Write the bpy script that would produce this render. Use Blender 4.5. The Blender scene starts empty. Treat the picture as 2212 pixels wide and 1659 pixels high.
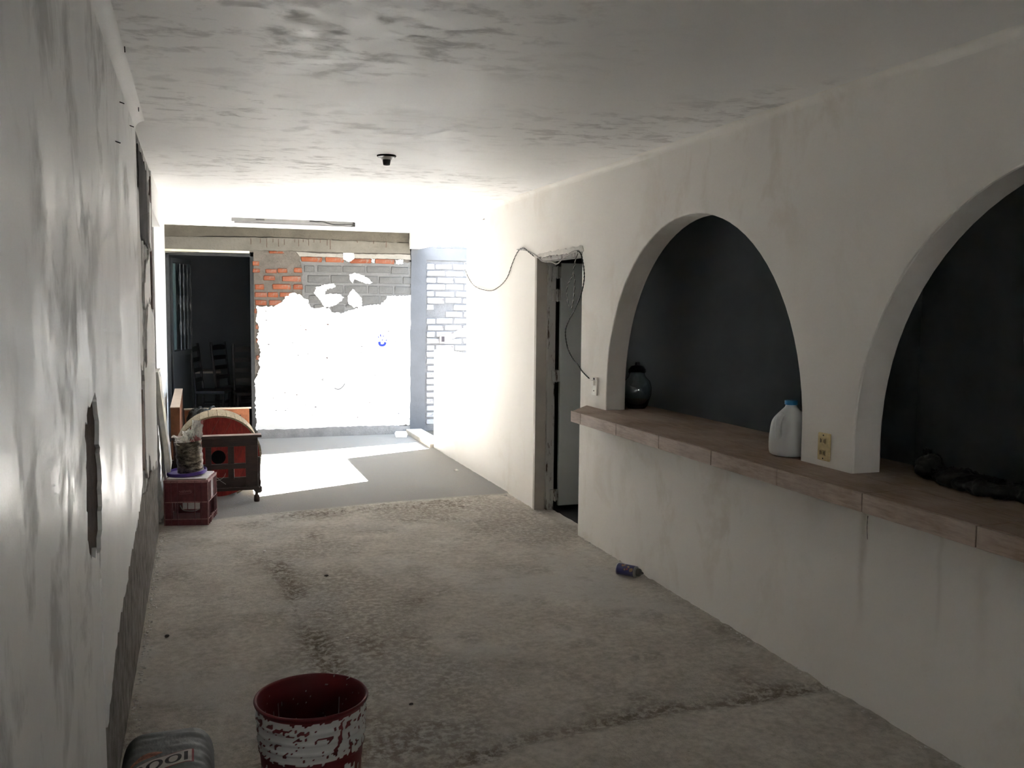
import bpy, bmesh, math, random
import numpy as np
from mathutils import Vector, Matrix, noise as mnoise

# ------------------------------------------------------------------ camera, light, exposure
SC = bpy.context.scene
COL = SC.collection
F_PX, YAW, PITCH, ROLL, CAMH = 1995.9, 0.3288, -0.0825, -0.0093, 1.62
XR, XL, H, YF = 2.547, -0.2754, 2.54, 11.53          # right wall, left wall, ceiling, far wall
CX, CY = 1106.0, 829.5

def cam_axes():
    f = Vector((math.sin(YAW)*math.cos(PITCH), math.cos(YAW)*math.cos(PITCH), math.sin(PITCH)))
    r = Vector((math.cos(YAW), -math.sin(YAW), 0)); d = f.cross(r)
    r2 = r*math.cos(ROLL) + d*math.sin(ROLL); d2 = -r*math.sin(ROLL) + d*math.cos(ROLL)
    return r2, d2, f
AX = cam_axes()
EYE = Vector((0, 0, CAMH))

def at(x, y, axis, val):
    """point of the place seen at a photograph pixel, on the plane axis = val"""
    v = AX[2] + AX[0]*((x-CX)/F_PX) + AX[1]*((y-CY)/F_PX)
    return EYE + v*((val-EYE[axis])/v[axis])

cd = bpy.data.cameras.new('camera'); cam = bpy.data.objects.new('camera', cd); COL.objects.link(cam)
cd.sensor_fit = 'HORIZONTAL'; cd.sensor_width = 36; cd.lens = 36*F_PX/2212; cd.clip_start = .05; cd.clip_end = 200
r_, d_, f_ = AX
m = Matrix(((r_.x, -d_.x, -f_.x), (r_.y, -d_.y, -f_.y), (r_.z, -d_.z, -f_.z))).to_4x4()
m.translation = EYE; cam.matrix_world = m
SC.camera = cam

SC.view_settings.view_transform = 'Standard'; SC.view_settings.look = 'None'
SC.view_settings.gamma = 1; SC.view_settings.use_curve_mapping = False
SC.view_settings.exposure = 4.38
SC.cycles.max_bounces = 10; SC.cycles.diffuse_bounces = 8; SC.cycles.glossy_bounces = 3; SC.cycles.transmission_bounces = 6
SC.cycles.use_adaptive_sampling = True; SC.cycles.adaptive_threshold = .08; SC.cycles.adaptive_min_samples = 16
SC.cycles.use_denoising = True
SC.cycles.sample_clamp_indirect = 12

W = bpy.data.worlds.new('sky'); SC.world = W; W.use_nodes = True
wn = W.node_tree.nodes; wl = W.node_tree.links
bg = wn['Background']; bg.inputs[0].default_value = (0.50, 0.71, 1.0, 1); bg.inputs[1].default_value = 0.42

sd = bpy.data.lights.new('sun', 'SUN'); sun = bpy.data.objects.new('sun', sd); COL.objects.link(sun)
sd.energy = 16; sd.color = (1.0, .995, .98); sd.angle = math.radians(.53)
sun.rotation_euler = Vector((-1.09, -.48, -1.135)).to_track_quat('-Z', 'Y').to_euler()
sun.location = (8, 14, 9)

rng = random.Random(7)
nrng = np.random.default_rng(11)

# ------------------------------------------------------------------ materials
MATS = {}
def srgb(h):
    return tuple(((c/255)/12.92 if c/255 <= .04045 else ((c/255+.055)/1.055)**2.4) for c in h)
class NT:
    def __init__(s, name, rough=.8, spec=.3):
        s.m = bpy.data.materials.new(name); s.m.use_nodes = True; s.t = s.m.node_tree
        s.b = s.t.nodes['Principled BSDF']
        s.b.inputs['Roughness'].default_value = rough; s.b.inputs['Specular IOR Level'].default_value = spec
        s.tc = None; MATS[name] = s.m
    def n(s, typ, **kw):
        nd = s.t.nodes.new(typ)
        for k, v in kw.items():
            if k in nd.inputs: nd.inputs[k].default_value = v
            else: setattr(nd, k, v)
        return nd
    def l(s, a, b): s.t.links.new(a, b)
    def coords(s, scale=(1, 1, 1), rot=(0, 0, 0)):
        if s.tc is None: s.tc = s.n('ShaderNodeTexCoord')
        mp = s.n('ShaderNodeMapping'); mp.inputs['Scale'].default_value = scale; mp.inputs['Rotation'].default_value = rot
        s.l(s.tc.outputs['Object'], mp.inputs[0]); return mp.outputs[0]
    def noise(s, scale, detail=6, rough=.55, sc=(1, 1, 1), dist=0, rot=(0, 0, 0)):
        nd = s.n('ShaderNodeTexNoise'); nd.inputs['Scale'].default_value = scale; nd.inputs['Detail'].default_value = min(detail, 5)
        nd.inputs['Roughness'].default_value = rough; nd.inputs['Distortion'].default_value = dist
        s.l(s.coords(sc, rot), nd.inputs['Vector']); return nd.outputs['Fac']
    def ramp(s, fac, stops):
        r = s.n('ShaderNodeValToRGB'); e = r.color_ramp.elements
        while len(e) < len(stops): e.new(.5)
        for el, (p, c) in zip(e, stops):
            el.position = p; el.color = (c, c, c, 1) if not isinstance(c, tuple) else tuple(c)+(1,)
        s.l(fac, r.inputs[0]); return r.outputs[0]
    def mix(s, fac, a, b, mode='MIX'):
        mx = s.n('ShaderNodeMix'); mx.data_type = 'RGBA'; mx.blend_type = mode
        for sock, v in ((mx.inputs[0], fac), (mx.inputs[6], a), (mx.inputs[7], b)):
            if isinstance(v, (int, float)): sock.default_value = v
            elif isinstance(v, tuple): sock.default_value = v+(1,)
            else: s.l(v, sock)
        return mx.outputs[2]
    def attr(s, name):
        a = s.n('ShaderNodeAttribute'); a.attribute_name = name; return a.outputs['Fac']
    def color(s, c):
        if isinstance(c, tuple): s.b.inputs['Base Color'].default_value = c+(1,)
        else: s.l(c, s.b.inputs['Base Color'])
    def bump(s, h, strength=.3, dist=.01):
        b = s.n('ShaderNodeBump'); b.inputs['Strength'].default_value = strength; b.inputs['Distance'].default_value = dist
        s.l(h, b.inputs['Height']); s.l(b.outputs[0], s.b.inputs['Normal'])

def plain(name, c, rough=.6, spec=.3, metal=0, var=.12, vs=14, bump=0):
    t = NT(name, rough, spec)
    lo = tuple(x*(1-var) for x in c); hi = tuple(min(1, x*(1+var)) for x in c)
    f = t.noise(vs); t.color(t.mix(t.ramp(f, [(.3, 0.), (.7, 1.)]), lo, hi))
    t.b.inputs['Metallic'].default_value = metal
    if bump: t.bump(t.noise(vs*3), bump, .005)
    return t.m

def plaster(name, base, dark, streak, rough=.75, spec=.25, big=.9, bumps=.12, gloss=0):
    """skim-coated plaster: big soft clouds, trowel streaks in one direction, fine pitting"""
    t = NT(name, rough, spec)
    cl = t.ramp(t.noise(big, 4, .5), [(.3, 0.), (.72, 1.)])
    c1 = t.mix(cl, tuple(x*.93 for x in base), base)
    sk = t.ramp(t.noise(2.2, 9, .62, streak, .4), [(.50, 0.), (.64, 1.)])
    gate = t.ramp(t.noise(.7, 3, .5), [(.42, 0.), (.62, .8)])
    f = t.n('ShaderNodeMath', operation='MULTIPLY'); t.l(sk, f.inputs[0]); t.l(gate, f.inputs[1])
    c2 = t.mix(f.outputs[0], c1, dark)
    sp = t.ramp(t.noise(60, 4, .6), [(.70, 0.), (.78, .35)])
    t.color(t.mix(sp, c2, tuple(x*.6 for x in dark)))
    if gloss:
        rv = t.ramp(t.noise(1.7, 6, .6, streak, .3), [(.32, rough-gloss), (.68, rough+gloss)])
        rv2 = t.mix(f.outputs[0], rv, (rough+.3,)*3); t.l(rv2, t.b.inputs['Roughness'])
    t.bump(t.noise(7, 8, .6, streak), bumps, .01)
    return t

t = plaster('plaster_right', (.86, .835, .79), (.72, .675, .605), (1.6, 1.6, 1.2), .8, .2, .8, .08); M_RIGHT = t.m
t = plaster('plaster_left', (.80, .795, .785), (.46, .45, .435), (2.4, 1.7, 1.5), .42, .36, 1.4, .30, .12); M_LEFT = t.m
t = plaster('plaster_ceiling', (.86, .855, .84), (.50, .49, .475), (3.2, 4.4, 1), .50, .27, .6, .10, .07); M_CEIL = t.m
t = plaster('plaster_far', (.70, .69, .67), (.55, .53, .50), (1, 1, 1), .8, .2, .8, .15); M_FARW = t.m

def rough_cement(name, c, var=.35, scale=5, bump=.5, pits=True):
    t = NT(name, .9, .15)
    a = t.ramp(t.noise(scale, 8, .65), [(.3, 0.), (.7, 1.)])
    c1 = t.mix(a, tuple(x*(1-var) for x in c), tuple(x*(1+var*.5) for x in c))
    if pits:
        p = t.ramp(t.noise(scale*9, 5, .6), [(.62, 0.), (.72, .7)])
        c1 = t.mix(p, c1, tuple(x*.45 for x in c))
    t.color(c1); t.bump(t.noise(scale*6, 8, .7), bump, .02)
    return t.m
M_MORTAR = rough_cement('mortar', (.112, .100, .086))
M_GREYR = rough_cement('grey_render', (.125, .125, .123), .22, 4)
M_BEAM = rough_cement('beam_concrete', (.125, .117, .100), .22, 4, .3)
M_BEAM2 = rough_cement('slab_concrete', (.088, .080, .064), .25, 5, .4)
M_PILLAR = rough_cement('pillar_concrete', (.088, .092, .100), .12, 3, .2, False)
M_DADO = rough_cement('bare_cement', (.31, .28, .25), .5, 13, 1)
M_MUD = rough_cement('brown_chase', (.115, .075, .06), .5, 9, 1)
t = NT('stripped_wall', .95, .05)
a = t.ramp(t.noise(5, 8, .7, (1, 2.2, 1.3)), [(.40, 0.), (.52, .5), (.60, 1.)]); b = t.ramp(t.noise(2.2, 5, .6, (1, 2, 1)), [(.35, 0.), (.65, 1.)])
c = t.mix(b, (.045, .04, .035), (.22, .20, .18)); t.color(t.mix(a, c, (.60, .585, .56))); t.bump(t.noise(18, 8, .7), 1, .03); M_OLD = t.m
M_CURB = rough_cement('curb_concrete', (.50, .46, .40), .2, 6, .3)
M_PATIO = rough_cement('patio_mortar', (.110, .112, .118), .2, 8, .6)
M_GROUND = rough_cement('patio_ground', (.10, .09, .075), .3, 2, .2)
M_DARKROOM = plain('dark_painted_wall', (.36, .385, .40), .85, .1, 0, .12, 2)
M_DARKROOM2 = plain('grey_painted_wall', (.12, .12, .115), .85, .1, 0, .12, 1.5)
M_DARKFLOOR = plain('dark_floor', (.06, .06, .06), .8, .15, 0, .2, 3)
M_BRICK = []
for i, c in enumerate([(.185, .058, .028), (.21, .070, .036), (.165, .054, .029), (.19, .072, .044)]):
    t = NT('clay_brick', .9, .1)
    a = t.ramp(t.noise(9, 7, .6), [(.3, 0.), (.7, 1.)]); c1 = t.mix(a, tuple(x*.8 for x in c), tuple(x*1.12 for x in c))
    d = t.ramp(t.noise(16, 6, .65), [(.56, 0.), (.66, .9)]); t.color(t.mix(d, c1, (.15, .13, .11)))
    t.bump(t.noise(40, 6, .7), .6, .01); M_BRICK.append(t.m)
M_BLOCK = rough_cement('cement_brick', (.098, .097, .094), .18, 7, .5)
M_WBRICK = []
for i in range(2):
    t = NT('whitewashed_brick', .85, .15)
    a = t.ramp(t.noise(14+5*i, 7, .65), [(.56, 0.), (.68, 1.)]); t.color(t.mix(a, (.215, .22, .235), (.105, .094, .092)))
    t.bump(t.noise(30, 6, .7), .6, .01); M_WBRICK.append(t.m)

# counter tile: brown wood-look ceramic
def wood(name, c1, c2, sc, rough=.5, spec=.35, dust=None):
    t = NT(name, rough, spec)
    g = t.ramp(t.noise(5, 8, .65, sc, .6), [(.3, 0.), (.7, 1.)]); col = t.mix(g, c1, c2)
    fine = t.ramp(t.noise(14, 8, .7, sc), [(.45, 0.), (.6, .5)]); col = t.mix(fine, col, tuple(x*.6 for x in c1))
    if dust:
        d = t.ramp(t.noise(2.4, 6, .6), [(.4, 0.), (.75, .75)]); col = t.mix(d, col, dust)
    t.color(col); t.bump(g, .1, .004); return t.m
M_TILE = wood('wood_look_tile', (.24, .165, .12), (.36, .265, .205), (6, .7, 6), .6, .25, (.42, .34, .29))
M_FASCIA = wood('lit_wood_look_tile', (.34, .25, .195), (.47, .375, .31), (6, .7, 6), .6, .25, (.56, .48, .43))  # same tile, lightened for the light that falls on the fascia
M_GROUT = plain('dark_grout', (.10, .085, .07), .9, .1)
M_DARKWOOD = wood('dark_stained_wood', (.028, .017, .014), (.055, .03, .024), (1, 1, 6), .45, .4)
M_CHAIRWOOD = wood('black_brown_wood', (.02, .017, .015), (.04, .03, .026), (1, 1, 5), .4, .4)
M_LAMIN = wood('orange_brown_laminate', (.135, .048, .02), (.19, .07, .032), (1, 5, 1), .55, .12)
M_LAMINDARK = wood('darkened_laminate', (.05, .02, .010), (.07, .029, .015), (1, 5, 1), .6, .06)  # laminate copy darkened against the bounce light on the bed board
M_PALEEDGE = plain('pale_edge_band', (.36, .295, .235), .5, .3)
M_PALEWOOD = wood('pale_lagging_board', (.30, .24, .155), (.38, .315, .22), (5, 1, 5), .75, .15)
M_REDWOOD = wood('red_painted_plank', (.22, .025, .022), (.33, .045, .035), (5, 1, 1), .7, .2)
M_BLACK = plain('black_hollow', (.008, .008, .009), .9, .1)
M_BLACKSTEEL = plain('black_steel', (.018, .02, .021), .4, .4, 0, .3, 20)
t = NT('rusty_white_frame', .6, .3)
a = t.ramp(t.noise(18, 7, .7, (1, 1, .25)), [(.55, 0.), (.62, 1.)]); t.color(t.mix(a, (.40, .385, .36), (.06, .035, .025))); M_FRAME = t.m
M_JAMB = plain('warm_grey_steel', (.40, .365, .325), .5, .3, 0, .08, 4)
M_DOORLEAF = plain('grey_green_door', (.50, .52, .50), .5, .3, 0, .05, 2)
M_GLASSG = plain('dusty_green_glass', (.05, .075, .075), .25, .5)
M_CRATE = plain('maroon_plastic', (.125, .03, .035), .5, .35, 0, .3, 30)
M_CRATEEDGE = plain('scuffed_maroon_edge', (.30, .15, .15), .6, .3, 0, .3, 40)
M_WHITE = plain('white_card', (.68, .67, .64), .7, .2)
M_PURPLE = plain('purple_plastic', (.11, .065, .32), .4, .4)
t = NT('rusty_tin', .38, .5); t.b.inputs['Metallic'].default_value = .75
a = t.ramp(t.noise(24, 5, .75, (1, 1, 2.2)), [(.42, 0.), (.70, 1.)]); t.color(t.mix(a, (.05, .04, .032), (.34, .30, .24))); t.bump(t.noise(12, 6), .5, .01); M_TIN = t.m
t = NT('newsprint', .85, .15)
a = t.ramp(t.noise(45, 3, .5), [(.5, 0.), (.56, .6)]); c = t.mix(a, (.74, .72, .68), (.45, .42, .42))
b = t.ramp(t.noise(9, 2, .5), [(.60, 0.), (.64, .85)]); t.color(t.mix(b, c, (.55, .16, .17))); M_NEWS = t.m
M_STEELGREY = plain('painted_batten', (.20, .20, .20), .4, .4)
M_CABLEW = plain('white_cable', (.42, .40, .37), .5, .3)
M_CABLEK = plain('black_cable', (.012, .012, .012), .5, .3)
M_PLATEW = plain('white_switch_plastic', (.80, .79, .74), .4, .4)
M_PLATEY = plain('yellowed_outlet_plastic', (.62, .50, .27), .45, .4, 0, .15, 40)
M_SOCKET = plain('black_bakelite', (.02, .02, .02), .4, .4)
M_CHROME = plain('dull_chrome', (.6, .6, .6), .28, .5, .9)
M_JUG = NT('frosted_jug', .35, .4); M_JUG.color((.60, .62, .62))
M_JUG.b.inputs['Subsurface Weight'].default_value = .25; M_JUG.b.inputs['Subsurface Radius'].default_value = (.03, .03, .03); M_JUG = M_JUG.m
M_BLUECAP = plain('blue_cap', (.04, .26, .55), .4, .4)
M_NAVY = NT('navy_printed_can', .3, .5)
t = M_NAVY
a = t.ramp(t.noise(26, 1, .4, (1, 1, 1)), [(.62, 0.), (.65, 1.)]); c = t.mix(a, (.012, .014, .085), (.30, .20, .10))
b = t.ramp(t.noise(34, 1, .4, (1.2, 1, 1)), [(.66, 0.), (.68, 1.)]); t.color(t.mix(b, c, (.35, .05, .03))); M_NAVY = t.m
M_BLACKBAG = plain('black_plastic_sheet', (.010, .011, .010), .55, .3, 0, .3, 20, .6)
M_GLASS = NT('clear_glass', .03, .5); M_GLASS.color((.8, .85, .85)); M_GLASS.b.inputs['Transmission Weight'].default_value = 1; M_GLASS = M_GLASS.m
M_FOAM = plain('white_foam', (.82, .83, .84), .6, .3, 0, .03)
M_CHIP = plain('plaster_chip', (.62, .60, .56), .85, .1)
M_DARKCHIP = plain('dark_chip', (.05, .04, .035), .85, .1)
M_BLUEPAINT = plain('blue_paint', (.012, .025, .20), .7, .2)
M_CREAM = plain('lit_lintel_cream', (.70, .62, .47), .7, .2)
M_SACK = NT('grey_cement_sack', .6, .3)
t = M_SACK
a = t.ramp(t.noise(5, 8, .6), [(.3, 0.), (.75, 1.)]); t.color(t.mix(a, (.085, .085, .08), (.15, .16, .16))); t.bump(t.noise(22, 7, .6, (1, .5, 1)), .35, .01); M_SACK = t.m
M_SACKLABEL = plain('sack_label_white', (.42, .38, .35), .7, .2)
M_INK = plain('ink_black', (.03, .025, .03), .7, .2)
M_INKRED = plain('ink_red', (.20, .035, .04), .7, .2)
M_SACKRED = plain('faded_orange_print', (.25, .12, .08), .7, .2, 0, .5, 60)

# ------------------------------------------------------------------ mesh helpers
def link(name, me, mat, parent=None):
    o = bpy.data.objects.new(name, me); COL.objects.link(o)
    if mat is not None and not me.materials:
        for mm in (mat if isinstance(mat, (list, tuple)) else [mat]): me.materials.append(mm)
    if parent is not None: o.parent = parent
    return o
def tag(o, label=None, cat=None, group=None, kind=None):
    if label: o['label'] = label
    if cat: o['category'] = cat
    if group: o['group'] = group
    if kind: o['kind'] = kind
    return o
def empty(name, loc=(0, 0, 0), rz=0, **k):
    o = bpy.data.objects.new(name, None); COL.objects.link(o); o.location = loc; o.rotation_euler = (0, 0, rz); o.empty_display_size = .1
    return tag(o, **k)
class MB:
    def __init__(s): s.bm = bmesh.new()
    def _x(s, vs, M):
        if M is not None: bmesh.ops.transform(s.bm, matrix=M, verts=vs)
    def box(s, x0, x1, y0, y1, z0, z1, bev=0, M=None):
        b2 = bmesh.new(); bmesh.ops.create_cube(b2, size=1)
        bmesh.ops.scale(b2, vec=(x1-x0, y1-y0, z1-z0), verts=b2.verts)
        bmesh.ops.translate(b2, vec=((x0+x1)/2, (y0+y1)/2, (z0+z1)/2), verts=b2.verts)
        if bev: bmesh.ops.bevel(b2, geom=list(b2.edges), offset=bev, segments=2, profile=.6, affect='EDGES', clamp_overlap=True)
        if M is not None: bmesh.ops.transform(b2, matrix=M, verts=b2.verts)
        s.add(b2); return s
    def add(s, b2):
        me = bpy.data.meshes.new('tmp'); b2.to_mesh(me); b2.free(); s.bm.from_mesh(me); bpy.data.meshes.remove(me)
    def raw(s, verts, faces):
        vs = [s.bm.verts.new(v) for v in verts]
        for f in faces:
            try: s.bm.faces.new([vs[i] for i in f])
            except ValueError: pass
        return vs
    def lathe(s, prof, n=32, M=None, cap=True):
        vs = []; fs = []; k = len(prof)
        for r, z in prof:
            for i in range(n):
                a = 2*math.pi*i/n; vs.append((r*math.cos(a), r*math.sin(a), z))
        for j in range(k-1):
            for i in range(n): fs.append((j*n+i, j*n+(i+1) % n, (j+1)*n+(i+1) % n, (j+1)*n+i))
        if cap: fs.append(tuple(reversed(range(n)))); fs.append(tuple(range((k-1)*n, k*n)))
        s._x(s.raw(vs, fs), M); return s
    def tube(s, pts, r, n=6, closed=False):
        pts = [Vector(p) for p in pts]; k = len(pts); vs = []; fs = []
        up = Vector((.31, .17, .93))
        for i, p in enumerate(pts):
            a = pts[(i-1) % k] if (closed or i > 0) else p; b = pts[(i+1) % k] if (closed or i < k-1) else p
            d = (b-a).normalized(); u = d.cross(up)
            if u.length < .05: u = d.cross(Vector((1, 0, 0)))
            u.normalize(); w = d.cross(u)
            for j in range(n):
                t_ = 2*math.pi*j/n; vs.append(p+(u*math.cos(t_)+w*math.sin(t_))*r)
        for i in range(k if closed else k-1):
            for j in range(n):
                fs.append((i*n+j, i*n+(j+1) % n, ((i+1) % k)*n+(j+1) % n, ((i+1) % k)*n+j))
        if not closed: fs.append(tuple(reversed(range(n)))); fs.append(tuple(range((k-1)*n, k*n)))
        s.raw(vs, fs); return s
    def prism(s, front, back):
        """closed outline (list of 3-D points) extruded to a second outline"""
        n = len(front); s.raw(list(front)+list(back), [tuple(range(n)), tuple(reversed(range(n, 2*n)))] +
                              [(i, i+n, (i+1) % n+n, (i+1) % n) for i in range(n)]); return s
    def build(s, name, mat, parent=None, smooth=False, fix=True):
        if fix: bmesh.ops.recalc_face_normals(s.bm, faces=s.bm.faces)
        me = bpy.data.meshes.new(name); s.bm.to_mesh(me); s.bm.free()
        if smooth is True: me.polygons.foreach_set('use_smooth', [True]*len(me.polygons))
        o = link(name, me, mat, parent)
        if smooth == 'auto':
            me.polygons.foreach_set('use_smooth', [True]*len(me.polygons)); me.set_sharp_from_angle(angle=math.radians(38))
        return o
def jag(pts, step, amp, seed=0, closed=True):
    """subdivide an outline and roughen it (2-D tuples)"""
    rg = random.Random(seed); out = []; n = len(pts)
    for i in range(n if closed else n-1):
        a = pts[i]; b = pts[(i+1) % n]; L = math.hypot(b[0]-a[0], b[1]-a[1]); k = max(1, int(L/step))
        for j in range(k):
            t_ = j/k; e = amp if j else amp*.5
            out.append((a[0]+(b[0]-a[0])*t_+rg.uniform(-e, e), a[1]+(b[1]-a[1])*t_+rg.uniform(-e, e)))
    if not closed: out.append(pts[-1])
    return out
def smoothpath(pts, k=8):
    pts = [Vector(p) for p in pts]; out = []
    for i in range(len(pts)-1):
        p0 = pts[max(0, i-1)]; p1 = pts[i]; p2 = pts[i+1]; p3 = pts[min(len(pts)-1, i+2)]
        for j in range(k):
            u = j/k
            out.append(.5*((2*p1)+(p2-p0)*u+(2*p0-5*p1+4*p2-p3)*u*u+(3*p1-p0-3*p2+p3)*u**3))
    out.append(pts[-1]); return out
def setattr_f(me, name, arr):
    a = me.attributes.new(name, 'FLOAT', 'POINT'); a.data.foreach_set('value', np.asarray(arr, dtype=np.float32).ravel())
def vnoise(x, y, seed=0):
    """smooth value noise on arrays"""
    r = np.random.default_rng(seed); T = r.random((256, 256))
    xi = np.floor(x).astype(int); yi = np.floor(y).astype(int); fx = x-xi; fy = y-yi
    fx = fx*fx*(3-2*fx); fy = fy*fy*(3-2*fy)
    g = lambda a, b: T[a % 256, b % 256]
    return (g(xi, yi)*(1-fx)+g(xi+1, yi)*fx)*(1-fy)+(g(xi, yi+1)*(1-fx)+g(xi+1, yi+1)*fx)*fy
def fbm(x, y, sc, oct=5, seed=0, gain=.55):
    s = np.zeros_like(x); a = 1; tot = 0
    for o in range(oct): s += a*vnoise(x*sc*2**o+17*o, y*sc*2**o+9*o, seed+o); tot += a; a *= gain
    return s/tot

# ------------------------------------------------------------------ floor (relief built into the mesh)
def build_floor():
    x0, x1, y0, y1 = -.62, 2.70, 2.0, 11.60; st = .0165
    nx = int((x1-x0)/st); ny = int((y1-y0)/st)
    X, Y = np.meshgrid(np.linspace(x0, x1, nx+1), np.linspace(y0, y1, ny+1))
    # edge of the smoother slab beyond about 7.3 m, and of the smooth patch close by
    eb = np.interp(X, [-.3, .06, .57, 1.32, 2.34, 2.7], [7.15, 7.21, 7.31, 7.44, 7.53, 7.55])+.03*(fbm(X, Y, 6, 3, 5)-.5)
    en = np.interp(X, [-.6, .77, .97, 1.16, 1.45, 1.77, 2.08, 2.52, 2.7], [2.6, 3.0, 3.05, 3.12, 3.13, 3.18, 3.17, 3.19, 3.2])+.07*(fbm(X, Y, 4, 4, 8)-.5)
    far = 1/(1+np.exp(-(Y-eb)/.008)); near = 1/(1+np.exp((Y-en)/.010)); mid = (1-far)*(1-near)
    big = fbm(X, Y, .9, 4, 20); mids = fbm(X, Y, 4, 5, 30); fine = fbm(X, Y, 17, 4, 40); grit = fbm(X, Y, 40, 2, 45)
    Z = mid*((big-.5)*.016+(mids-.5)*.014+(fine-.5)*.006+(grit-.5)*.003)+far*(.008+(mids-.5)*.003)+near*(.006+(mids-.5)*.006+(fine-.5)*.003)
    # a pebbly zone in front of the far slab, and a worn track with a crack on the left
    peb = np.exp(-((Y-(eb-.16))/.20)**2)*np.clip((X-.35)/.3, 0, 1)*np.clip((2.3-X)/.3, 0, 1)*mid
    tx = np.interp(Y, [3.4, 4.3, 5.0, 5.4, 6.0, 6.6], [.58, .52, .47, .46, .45, .52])+.10*(fbm(X, Y, 2.5, 3, 60)-.5)
    trk = np.exp(-((X-tx)/.075)**2)*np.clip((Y-3.4)/.3, 0, 1)*np.clip((6.3-Y)/.3, 0, 1)*np.clip((fbm(X, Y, 1.6, 3, 62)-.42)*6, 0, 1)
    crk = np.exp(-((X-tx-.02*(fbm(X, Y, 14, 3, 64)-.5))/.010)**2)*np.clip((Y-3.6)/.2, 0, 1)*np.clip((5.6-Y)/.2, 0, 1)
    lip = np.exp(-((Y-en-.05)/.055)**2)*np.clip((X-.75)/.2, 0, 1)
    Z += peb*(grit-.5)*.03+trk*((grit-.5)*.028-.004)-crk*.007-lip*(.006+.02*(grit-.4))
    wal = np.exp(-((XR-X)/.035)**2)+np.exp(-((X-XL)/.05)**2); Z += wal*(.010*fine)*(Y < 11.3)
    Z[Y > 11.3] *= .4
    # wear and stains with shapes of their own
    st1 = np.clip((fbm(X, Y, 1.3, 5, 70)-.50)*5, 0, 1)
    dark = np.clip(.55*st1*mid+.75*trk+.5*crk+.55*peb*np.clip((grit-.45)*5, 0, 1)+.75*lip+.35*np.clip((mids-.58)*7, 0, 1)*mid, 0, 1)
    pale = np.clip((fbm(X, Y, 1.8, 5, 90)-.55)*6, 0, 1)*mid*.7
    pale = np.maximum(pale, .8*np.exp(-(((X-.82)/.28)**2+((Y-3.25)/.18)**2))*np.clip((mids-.3)*3, 0, 1))
    pale = np.maximum(pale, .7*np.exp(-(((X-1.75)/.28)**2+((Y-5.0)/.3)**2))*np.clip((mids-.38)*4, 0, 1))
    pale = np.maximum(pale, .6*np.exp(-(((X-2.2)/.25)**2+((Y-6.1)/.45)**2))*np.clip((mids-.45)*7, 0, 1))
    idx = np.arange((nx+1)*(ny+1)).reshape(ny+1, nx+1)
    q = np.stack([idx[:-1, :-1], idx[:-1, 1:], idx[1:, 1:], idx[1:, :-1]], -1).reshape(-1, 4)
    me = bpy.data.meshes.new('floor'); me.vertices.add(X.size); me.vertices.foreach_set('co', np.stack([X, Y, Z], -1).astype(np.float32).ravel())
    me.loops.add(q.size); me.loops.foreach_set('vertex_index', q.ravel().astype(np.int32)); me.polygons.add(len(q))
    me.polygons.foreach_set('loop_start', np.arange(0, q.size, 4, dtype=np.int32)); me.polygons.foreach_set('use_smooth', [True]*len(q))
    me.update(); setattr_f(me, 'dark', dark); setattr_f(me, 'pale', pale); setattr_f(me, 'far', far)
    t = NT('rough_concrete_floor', .88, .18)
    a = t.ramp(t.noise(3, 9, .65), [(.3, 0.), (.7, 1.)]); c = t.mix(a, (.50, .455, .395), (.66, .615, .545))
    a2 = t.ramp(t.noise(26, 7, .7), [(.35, 0.), (.62, 1.)]); c = t.mix(a2, t.mix(.5, c, (.26, .23, .19)), c)
    lt = t.ramp(t.noise(4.5, 5, .7, (1.1, 1, 1)), [(.54, 0.), (.68, .35)]); c = t.mix(lt, c, (.66, .625, .56))
    c = t.mix(t.attr('far'), c, (.285, .275, .262))
    c = t.mix(t.attr('pale'), c, (.54, .52, .485)); dk = t.n('ShaderNodeMath', operation='MULTIPLY'); t.l(t.attr('dark'), dk.inputs[0]); t.l(t.ramp(t.noise(30, 5, .7), [(.40, .12), (.56, 1.)]), dk.inputs[1])
    c = t.mix(dk.outputs[0], c, (.19, .16, .13))
    mot = t.ramp(t.noise(9, 5, .72), [(.54, 0.), (.68, .38)]); c = t.mix(mot, c, (.30, .265, .225))
    sp = t.ramp(t.noise(75, 3, .6), [(.68, 0.), (.74, .6)]); c = t.mix(sp, c, (.19, .165, .14))
    t.color(c); t.bump(t.noise(48, 8, .8), .9, .016)
    o = link('floor', me, t.m); tag(o, 'worn grey brown concrete floor with stains and cracks', None, None, 'structure')
    mb = MB(); mb.box(-.6, 2.69, -3.2, 2.01, -.1, -.004); mb.build('floor_rear_slab', t.m, o)
    mb = MB(); mb.box(-.8, 2.69, 1.9, 11.6, -.2, -.06); mb.build('floor_base', t.m, o)
build_floor()

# ------------------------------------------------------------------ right wall: arches, doorway, half wall and beam in one outline
WT = .14
R_ARC, Z_SPR, Z_CT = 1.04, 1.095, .95
def arch(c):
    pts = [(c+R_ARC, Z_CT-.04)]
    for i in range(41):
        a = math.pi*i/40; pts.append((c+R_ARC*math.cos(a), Z_SPR+R_ARC*math.sin(a)))
    pts.append((c-R_ARC, Z_CT-.04)); return pts
def edge_noise(y, z): return 0
out = [(10.23, -.05), (6.91, -.05), (6.91, 2.02), (5.98, 2.02), (5.98, Z_CT-.04)] + arch(4.50) + arch(2.07) + \
      [(-3.2, Z_CT-.04), (-3.2, H+.02), (11.62, H+.02), (11.62, 2.345), (8.90, 2.325), (8.90, 1.135), (10.23, 1.135)]
mb = MB(); mb.prism([(XR, y, z) for y, z in out], [(XR+WT, y, z) for y, z in out])
wr = mb.build('wall_right', M_RIGHT); tag(wr, 'off white plastered wall with two round arches over a bar counter', None, None, 'structure')
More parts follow.
